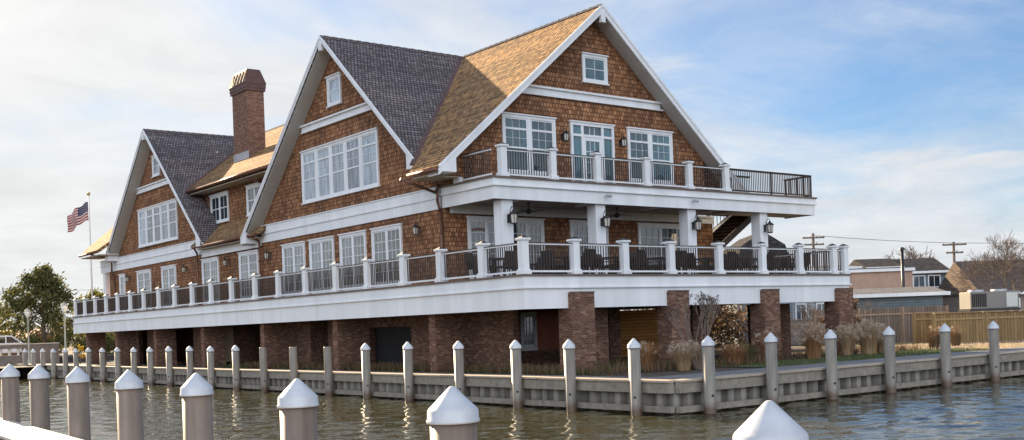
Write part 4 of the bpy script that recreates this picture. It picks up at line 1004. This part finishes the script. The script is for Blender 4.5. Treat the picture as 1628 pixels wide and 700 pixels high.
# right: bare trees
bare_tree((45.6, 8.2, -.1), 6.4, 'bare branching tree in front of the brown roof, left one of the pair', 3, .62, 7, .09, nb=3, minr=.009)
bare_tree((48.4, 4.6, -.1), 7.0, 'bare branching tree at the right edge before the brown roof, right one of the pair', 9, .6, 7, .085, nb=3, minr=.009)
bare_tree((97, 46.5, 0), 10.5, 'distant rounded bare tree rising behind the white house', 21, .75, 6, .2, minr=.03)
bare_tree((23.5, 4.4, 0), 3.0, 'small thin bare tree before the pink wall, right of the deck', 31, .5, 5, .04, minr=.006, name='bare_sapling')
bare_tree((22.2, 5.6, 0), 2.6, 'small thin bare sapling close beside the dark reddish shrub', 35, .5, 5, .035, minr=.006, name='bare_sapling')
mb = MB()
for i in range(170):
    a = R.uniform(0, 1); D = R.uniform(230, 330); ang = radians(-15 + 95 * a); x = -21 + D * sin(ang); y = -26 + D * cos(ang)
    hh = R.uniform(4, 8.5)
    for k in range(26): leaves(mb, (x + R.gauss(0, 3), y + R.gauss(0, 3), hh * R.uniform(.1, .85)), 2.2, 7, .55)
tag(mb.build('distant_wood', leafmat('distant_winter_foliage', (.09, .075, .06), (.17, .145, .10), .2)), 'low far-off belt of hazy winter trees along the horizon', 'woods', kind='stuff')

# ------------------------------------------------------------------ left background
mb = MB(); mb.box((-220, 61.2, -.5), (60, 76, .42)); mb.build('street', m_asph)['kind'] = 'structure'
root = empty('bridge_parapet', (-1, 60.3, 0), 'long brown concrete parapet with pale balusters closing the canal at the far left', 'wall')
mb = MB(); mb.box((-40, 0, -1.6), (3.2, .3, .72)); mb.build('parapet_base', m_stone, root)
mb = MB(); mb.box((-40, 0, 1.22), (3.2, .3, 1.5)); mb.build('parapet_rail', m_stone, root)
mb = MB(); mb.box((-40, -.06, 1.5), (3.2, .36, 1.58)); mb.build('coping', plain('pale_coping', (.55, .5, .42), .7, .1, 3), root)
mb = MB(); mb.box((.55, .02, .72), (3.2, .28, 1.22)); mb.build('parapet_infill', m_stone, root)
mpb = plain('pale_baluster', (.62, .56, .48), .7, .1, 3)
for i in range(36):
    x = .3 - i * .62; mb = MB(); mb.lathe([(.14, .72), (.09, .82), (.15, .97), (.09, 1.12), (.14, 1.22)], 8, c=(x, .15, 0)); mb.build('baluster', mpb, root)
def street_lamp(loc, h, label):
    root = empty('street_lamp', loc, label, 'street lamp', 'globe street lamps on the promenade')
    m_lp = plain('pale_green_grey_post', (.40, .42, .36), .6, .1, 4)
    mb = MB(); mb.lathe([(.16, 0), (.15, .25), (.09, .35), (.065, .5), (.05, h - .75), (.09, h - .7), (.12, h - .62), (0, h - .62)], 12); mb.build('post', m_lp, root)
    mb = MB(); mb.lathe([(.12, h - .62), (.2, h - .45), (.23, h - .28), (.19, h - .2)], 12); mb.build('globe', plain('milky_globe', (.80, .76, .68), .25, .03, 3), root)
    mb = MB(); mb.lathe([(.24, h - .2), (.15, h - .08), (.04, h - .02), (.015, h + .06), (0, h + .06)], 12); mb.build('cap', m_lp, root)
    return root
street_lamp((-.45, 58.4, .05), 4.1, 'globe street lamp standing before the big evergreen, left of the pair')
street_lamp((-.35, 49.3, .05), 4.2, 'globe street lamp standing just left of the deck end, right of the pair')
# flagpole
root = empty('flagpole', (5.8, 63.7, .3), 'tall pale flagpole rising beyond the far end of the deck', 'flagpole')
mb = MB(); mb.tube((0, 0, 0), (0, 0, 13.1), .09, .045, 12); mb.build('pole', plain('pale_aluminium', (.62, .60, .56), .45, .05, 3), root)
mb = MB(); mb.lathe([(.0, 13.35), (.11, 13.32), (.15, 13.2), (.11, 13.1), (0, 13.07)], 12); mb.build('finial', plain('gold_ball', (.45, .32, .12), .35, .1, 3, metal=.6), root)
mr_ = plain('flag_red', (.27, .03, .035), .8, .08, 6); mw_ = plain('flag_white', (.50, .45, .42), .8, .05, 6); mbl = plain('flag_blue', (.02, .025, .07), .8, .1, 6)  # cloth colours darkened to stand for backlight
def flag():
    mb = MB(); NU, NV = 26, 13; A = -Rt
    def pt(u, v):
        wv = .16 * sin(u * 9 + v * 1.2) * min(1, u * 3)
        return A * (1.95 * u * (1 - .12 * u)) + Fw * (wv + .1 * sin(v * 5 + u * 4) * u) + Vector((0, 0, -1.5 * v * (1 - .1 * u) - 1.15 * u ** 1.25 + .07 * sin(u * 14)))
    vs = [pt(i / NU, j / NV) for j in range(NV + 1) for i in range(NU + 1)]
    for j in range(NV):
        for i in range(NU):
            a = j * (NU + 1) + i
            mi = 2 if (j < 7 and i < 11) else j % 2
            mb.f.append([a, a + 1, a + NU + 2, a + NU + 1]); mb.m.append(mi); mb.sm.append(True)
    mb.v = [tuple(v) for v in vs]
    for r in range(9):
        for c in range(6 - r % 2):
            u = (.035 + c * .065 + (r % 2) * .033); v = (r + .8) / 9.6 * 7 / 13
            p = pt(u, v) - Fw * .012; s_ = .028
            mb.add([p + Vector((0, 0, s_)), p + A * s_, p - Vector((0, 0, s_)), p - A * s_], [(0, 1, 2, 3)], 1)
    o = mb.build('flag', [mr_, mw_, mbl]); return o
fl = flag(); fl.location = Vector((5.8, 63.7, 12.85)) - Rt * .07; tag(fl, 'red white and blue striped flag drooping from the tall flagpole', 'flag')

# pickup truck
def car_mat(c): return plain('car_paint', c, .25, .03, 2)
root = empty('pickup_truck', (-.7, 65.5, .42), 'white pickup truck behind the parapet at the far left edge', 'pickup truck')
prof = [(-2.7, .45), (2.6, .45), (2.68, .75), (2.6, 1.08), (1.35, 1.2), (.55, 1.82), (-.9, 1.86), (-1.1, 1.25), (-2.68, 1.22)]
mb = MB(); mb.prism([(x, -.95, z) for x, z in prof], (0, 1.9, 0)); mb.build('body', car_mat((.78, .78, .76)), root, .05)
m_cg = glass('car_glass', (.03, .04, .04), .05, 1.6)
for a in ([(.12, 1.25), (1.12, 1.25), (.48, 1.72), (.12, 1.74)], [(-.9, 1.25), (.02, 1.25), (.02, 1.74), (-.8, 1.76)]):
    mb = MB(); mb.prism([(x, -.962, z) for x, z in a], (0, .01, 0)); mb.build('side_window', m_cg, root)
mb = MB(); mb.prism([(1.37, -.8, 1.235), (1.37, .8, 1.235), (.62, .7, 1.79), (.62, -.7, 1.79)], (.02, 0, .02)); mb.build('windshield', m_cg, root)
for x in (-1.75, 1.7):
    for y in (-.85, .85):
        mb = MB(); mb.tube((x, y - .13, .38), (x, y + .13, .38), .38, .38, 20); w_ = mb.build('wheel', m_black, root); q = MB(); q.tube((x, y - .14, .38), (x, y + .14, .38), .2, .2, 14); q.build('rim', m_lead, w_)
mb = MB(); mb.box((2.6, -.85, .8), (2.7, -.55, 1.0)); mb.build('headlight', m_gpale, root)

# ------------------------------------------------------------------ buildings of the background
m_win = glass('far_window', (.05, .07, .09), .08, 1.6)
def house(loc, w, d, h, roofh, wm_, rm_, label, name='house', rz=-aL, ridge='x', wins=(), over=.3, trim=m_white, flat=False, door=None, gambrel=False):
    root = empty(name, loc, label, 'house', None, rz)
    mb = MB(); mb.box((-w / 2, 0, -.3), (w / 2, d, h)); mb.build('wall', wm_, root)
    mb = MB()
    if flat: mb.box((-w / 2 - over, -over, h), (w / 2 + over, d + over, h + .12))
    elif gambrel:
        k = w / 2 + over; pr = [(-k, h - .1), (-k * .72, h + roofh * .62), (0, h + roofh), (k * .72, h + roofh * .62), (k, h - .1)]
        mb.prism([(x, -over, z) for x, z in pr], (0, d + 2 * over, 0))
    elif ridge == 'x':
        mb.prism([(-w / 2 - over, -over, h), (-w / 2 - over, d / 2, h + roofh), (-w / 2 - over, d + over, h)], (w + 2 * over, 0, 0))
    else: mb.prism([(-w / 2 - over, -over, h), (0, -over, h + roofh), (w / 2 + over, -over, h)], (0, d + 2 * over, 0))
    mb.build('roof', rm_, root)
    mb = MB(); mb.box((-w / 2 - over - .02, -over - .05, h - .16), (w / 2 + over + .02, -over, h + .04)); mb.build('eave_board', trim, root)
    for (x, z, ww, hh) in wins:
        f = MB(); t = .09
        f.box((x - ww / 2 - t, -.06, z - t), (x + ww / 2 + t, 0, z)); f.box((x - ww / 2 - t, -.06, z + hh), (x + ww / 2 + t, 0, z + hh + t)); f.box((x - ww / 2 - t, -.06, z), (x - ww / 2, 0, z + hh)); f.box((x + ww / 2, -.06, z), (x + ww / 2 + t, 0, z + hh)); f.box((x - .02, -.04, z), (x + .02, 0, z + hh))
        o = f.build('window', trim, root); q = MB(); q.box((x - ww / 2, -.02, z), (x + ww / 2, -.005, z + hh)); q.build('pane', m_win, o)
    return root
def siding(name, c): return boards(name, c, .16, 1, .01, .08)
s_pink = plain('tan_pink_stucco', (.42, .28, .215), .9, .15, 1.5); s_grey = siding('slate_siding', (.13, .16, .18)); s_blue = siding('blue_grey_siding', (.16, .20, .24)); s_lt = siding('pale_siding', (.40, .42, .44)); s_tan = siding('tan_siding', (.24, .20, .165))
r_dk = courses('dark_asphalt_shingle', (.035, .035, .04), (.08, .08, .085), .3, .15, saw=.01); r_br = courses('brown_asphalt_shingle', (.13, .10, .085), (.18, .14, .12), .3, .15, saw=.01); r_gr = courses('grey_asphalt_shingle', (.16, .16, .17), (.24, .24, .25), .3, .15, saw=.01); r_red = plain('red_brick_roof', (.38, .12, .07), .8, .15, 3)
house((44.6, 17.3, 0), 5.2, 6, 4.55, 0, s_pink, r_gr, 'tan pink flat-roofed building behind the slate-walled building', wins=(), flat=True, over=.12)
house((46.6, 22.8, 0), 4.6, 6, 5.0, .3, s_lt, r_gr, 'pale low-roofed building just above the pink wall', wins=())
house((34.2, 9.0, 0), 5.3, 5, 2.62, .42, s_grey, r_gr, 'long low slate-walled building with white eave behind the tan fence', wins=())
house((63.0, 24.7, 0), 3.6, 7, 4.9, 1.3, s_blue, r_dk, 'white-trimmed blue-grey house with dark roof beyond the black pipe', wins=((-.6, 3.6, .9, .9), (.7, 3.6, .9, .9), (-.6, 2.6, .9, .6), (.7, 2.6, .9, .6)))
house((60.8, 27.2, 0), 2.6, 6, 5.4, .9, s_lt, r_dk, 'taller dark-roofed house left of the white-trimmed one', wins=(), ridge='x')
house((67.2, 22.8, 0), 5.0, 6, 3.6, 1.4, s_lt, r_dk, 'small pale house with porch between the white-trimmed house and utility pole', wins=((-1.2, 1.9, .8, 1.1), (.4, 1.9, .8, 1.1)))
house((72.3, 19.0, 0), 4.6, 6, 3.2, 2.3, s_tan, r_gr, 'tan gabled house right of the utility pole', wins=((0, 2.0, .8, 1),), ridge='y')
house((63.4, 14.4, 0), 10.5, 9, 2.75, 2.75, s_tan, r_br, 'big brown-roofed house behind the bare trees at the right edge', wins=((-3, 1, 1, 1.2), (1, 1, 1, 1.2)))
house((27.4, 12.9, 0), 3.1, 6, 4.3, 2.1, s_blue, r_dk, 'dark gambrel-roofed house seen behind the right end of the lower deck', wins=((-.2, 1.1, .6, 1.1), (.9, 1.1, .5, 1.1)), gambrel=True, over=.15)
house((30.2, 12.6, 0), 4.0, 4, 2.7, .5, s_lt, r_gr, 'pale grey annex with tall windows beside the gambrel house', wins=((-1.2, 1.0, .5, 1.2), (0, 1.0, .5, 1.2), (1.2, 1.0, .5, 1.2)), flat=True)
house((3.0, 92, .4), 9, 7, 1.6, 1.0, plain('old_red_brick', (.22, .09, .06), .9, .2, 2), r_red, 'low red-roofed building behind the pickup at the far left', wins=((-2, .5, .9, .8), (2, .5, .9, .8)))
# fences
def fence(A, B, h, m, mp, label, z0=-.02, cap=True, th=.03, posts=2.4):
    A = Vector((*A, z0)); B = Vector((*B, z0)); d = (B - A); Ln = d.length; d.normalize(); o_ = Vector((d.y, -d.x, 0))
    root = empty('board_fence', A, label, 'fence')
    mb = MB(); mb.prism([Vector((0, 0, .04)), d * Ln + Vector((0, 0, .04)), d * Ln + Vector((0, 0, h)), Vector((0, 0, h))], o_ * th); mb.build('board_panel', m, root)
    n = max(1, round(Ln / posts))
    for i in range(n + 1):
        p = d * (Ln * i / n) + o_ * .05; q = MB(); q.box((p.x - .06, p.y - .06, 0), (p.x + .06, p.y + .06, h + .02)); q.build('post', mp, root)
    if cap:
        mb = MB(); mb.bar(o_ * .03 + Vector((0, 0, h + .04)), d * Ln + o_ * .03 + Vector((0, 0, h + .04)), .18, .04); mb.build('cap_rail', mp, root)
    mb = MB(); mb.bar(o_ * .05 + Vector((0, 0, h * .82)), d * Ln + o_ * .05 + Vector((0, 0, h * .82)), .04, .09); mb.build('rail', mp, root)
    return root
m_tanp = plain('tan_post', (.34, .23, .16), .85, .2, 5)
fence((25.5, 8.2), (30.9, 4.0), 1.85, m_fence, m_tanp, 'tan vertical-board fence between the deck and the golden enclosure', cap=False)
fence((25.7, 1.6), (29.6, -1.4), 1.45, m_gold, m_goldp, 'golden new-board enclosure with cap rail at the right edge')
fence((26.6, 3.2), (27.9, 2.2), 1.5, m_gold, m_goldp, 'short golden board screen behind the main enclosure', cap=True)
fence((26.3, 11.2), (29.4, 8.8), 1.35, plain('grey_picket', (.24, .21, .19), .85, .2, 4), m_tanp, 'low grey picket fence below the gambrel house', cap=True)
# rooftop style cooling unit on a stand
root = empty('cooling_unit', (28.6, .15, 1.50), 'pale grey air-conditioning unit on a dark stand above the golden enclosure', 'air conditioner', None, -aL)
m_ac = plain('grey_enamel', (.19, .18, .17), .6, .08, 3)
mb = MB(); mb.box((-1.15, 0, .1), (1.15, 1.3, .92)); mb.build('housing', m_ac, root, .02)
mb = MB(); mb.box((-1.2, -.05, 0), (1.2, 1.35, .1)); mb.box((-1.15, .1, -1.5), (-1.0, .25, 0)); mb.box((1.0, .1, -1.5), (1.15, .25, 0)); mb.box((-1.15, 1.1, -1.5), (-1.0, 1.25, 0)); mb.box((1.0, 1.1, -1.5), (1.15, 1.25, 0)); mb.build('stand', m_black, root)
for i in range(8):
    mb = MB(); mb.box((-1.08 + i * .09, -.03, .2), (-1.03 + i * .09, 0, .82)); mb.build('louvre', m_dark, root)
mb = MB(); mb.box((.55, -.025, .16), (1.08, 0, .84)); mb.build('side_panel', plain('pale_panel', (.50, .52, .50), .45, .05, 3), root)
for x in (-.6, .5):
    mb = MB(); mb.lathe([(.36, .92), (.36, 1.02), (.3, 1.02), (.3, .94), (0, .94)], 16, c=(x, .65, 0)); mb.build('fan_grille', m_lead, root)
# poles
def upole(loc, h, label, arms, rz=-aL):
    root = empty('utility_pole', loc, label, 'utility pole', None, rz)
    mb = MB(); mb.tube((0, 0, 0), (.0, 0, h), .16, .12, 8); mb.build('pole', m_bark, root)
    for z, w in arms:
        mb = MB(); mb.box((-w / 2, -.2, z - .07), (w / 2, -.08, z + .07)); c = mb.build('crossarm', m_bark, root)
        for k in range(4):
            x = -w / 2 + .1 + k * (w - .2) / 3; q = MB(); q.tube((x, -.14, z + .07), (x, -.14, z + .22), .05, .035, 6); q.build('insulator', m_lead, c)
    return root
upole((67.7, 24.8, 0), 7.5, 'weathered utility pole with two crossarms before the tan gabled house', ((7.25, 2.1), (6.55, 1.5)))
upole((58.0, 32.3, 0), 8.7, 'utility pole with two crossarms rising behind the right end of the deck', ((8.3, 1.9), (7.7, 1.8)))
upole((-38, 95, 0), 7.5, 'utility pole standing outside the left edge, holding the street wire', ((7.0, 2),))
root = empty('flue_pipe', (41.7, 13.3, 0), 'slim black flue pipe in front of the pink wall', 'pipe')
mb = MB(); mb.tube((0, 0, 0), (0, 0, 5.55), .11, .10, 10); mb.build('pipe', m_black, root); mb = MB(); mb.lathe([(.17, 5.55), (.17, 5.7), (0, 5.75)], 10); mb.build('rain_cap', m_black, root)
def wire(a, b, sag, label):
    mb = MB(); a = Vector(a); b = Vector(b); pts = [a.lerp(b, i / 14) - Vector((0, 0, sag * 4 * (i / 14) * (1 - i / 14))) for i in range(15)]
    for p, q in zip(pts, pts[1:]): mb.tube(p, q, .022, n=4, cap=False)
    tag(mb.build('overhead_wire', m_black), label, 'wire')
wire((-38.5, 95, 7.3), (40, 88, 7.4), .5, 'thin overhead wire crossing the sky behind the left trees')
wire((58, 32.2, 8.5), (67.7, 24.7, 7.4), .1, 'thin overhead wire between the two right-hand utility poles')
wire((67.7, 24.7, 7.4), (110, -8, 8), .8, 'thin overhead wire running right from the utility pole before the tan house')
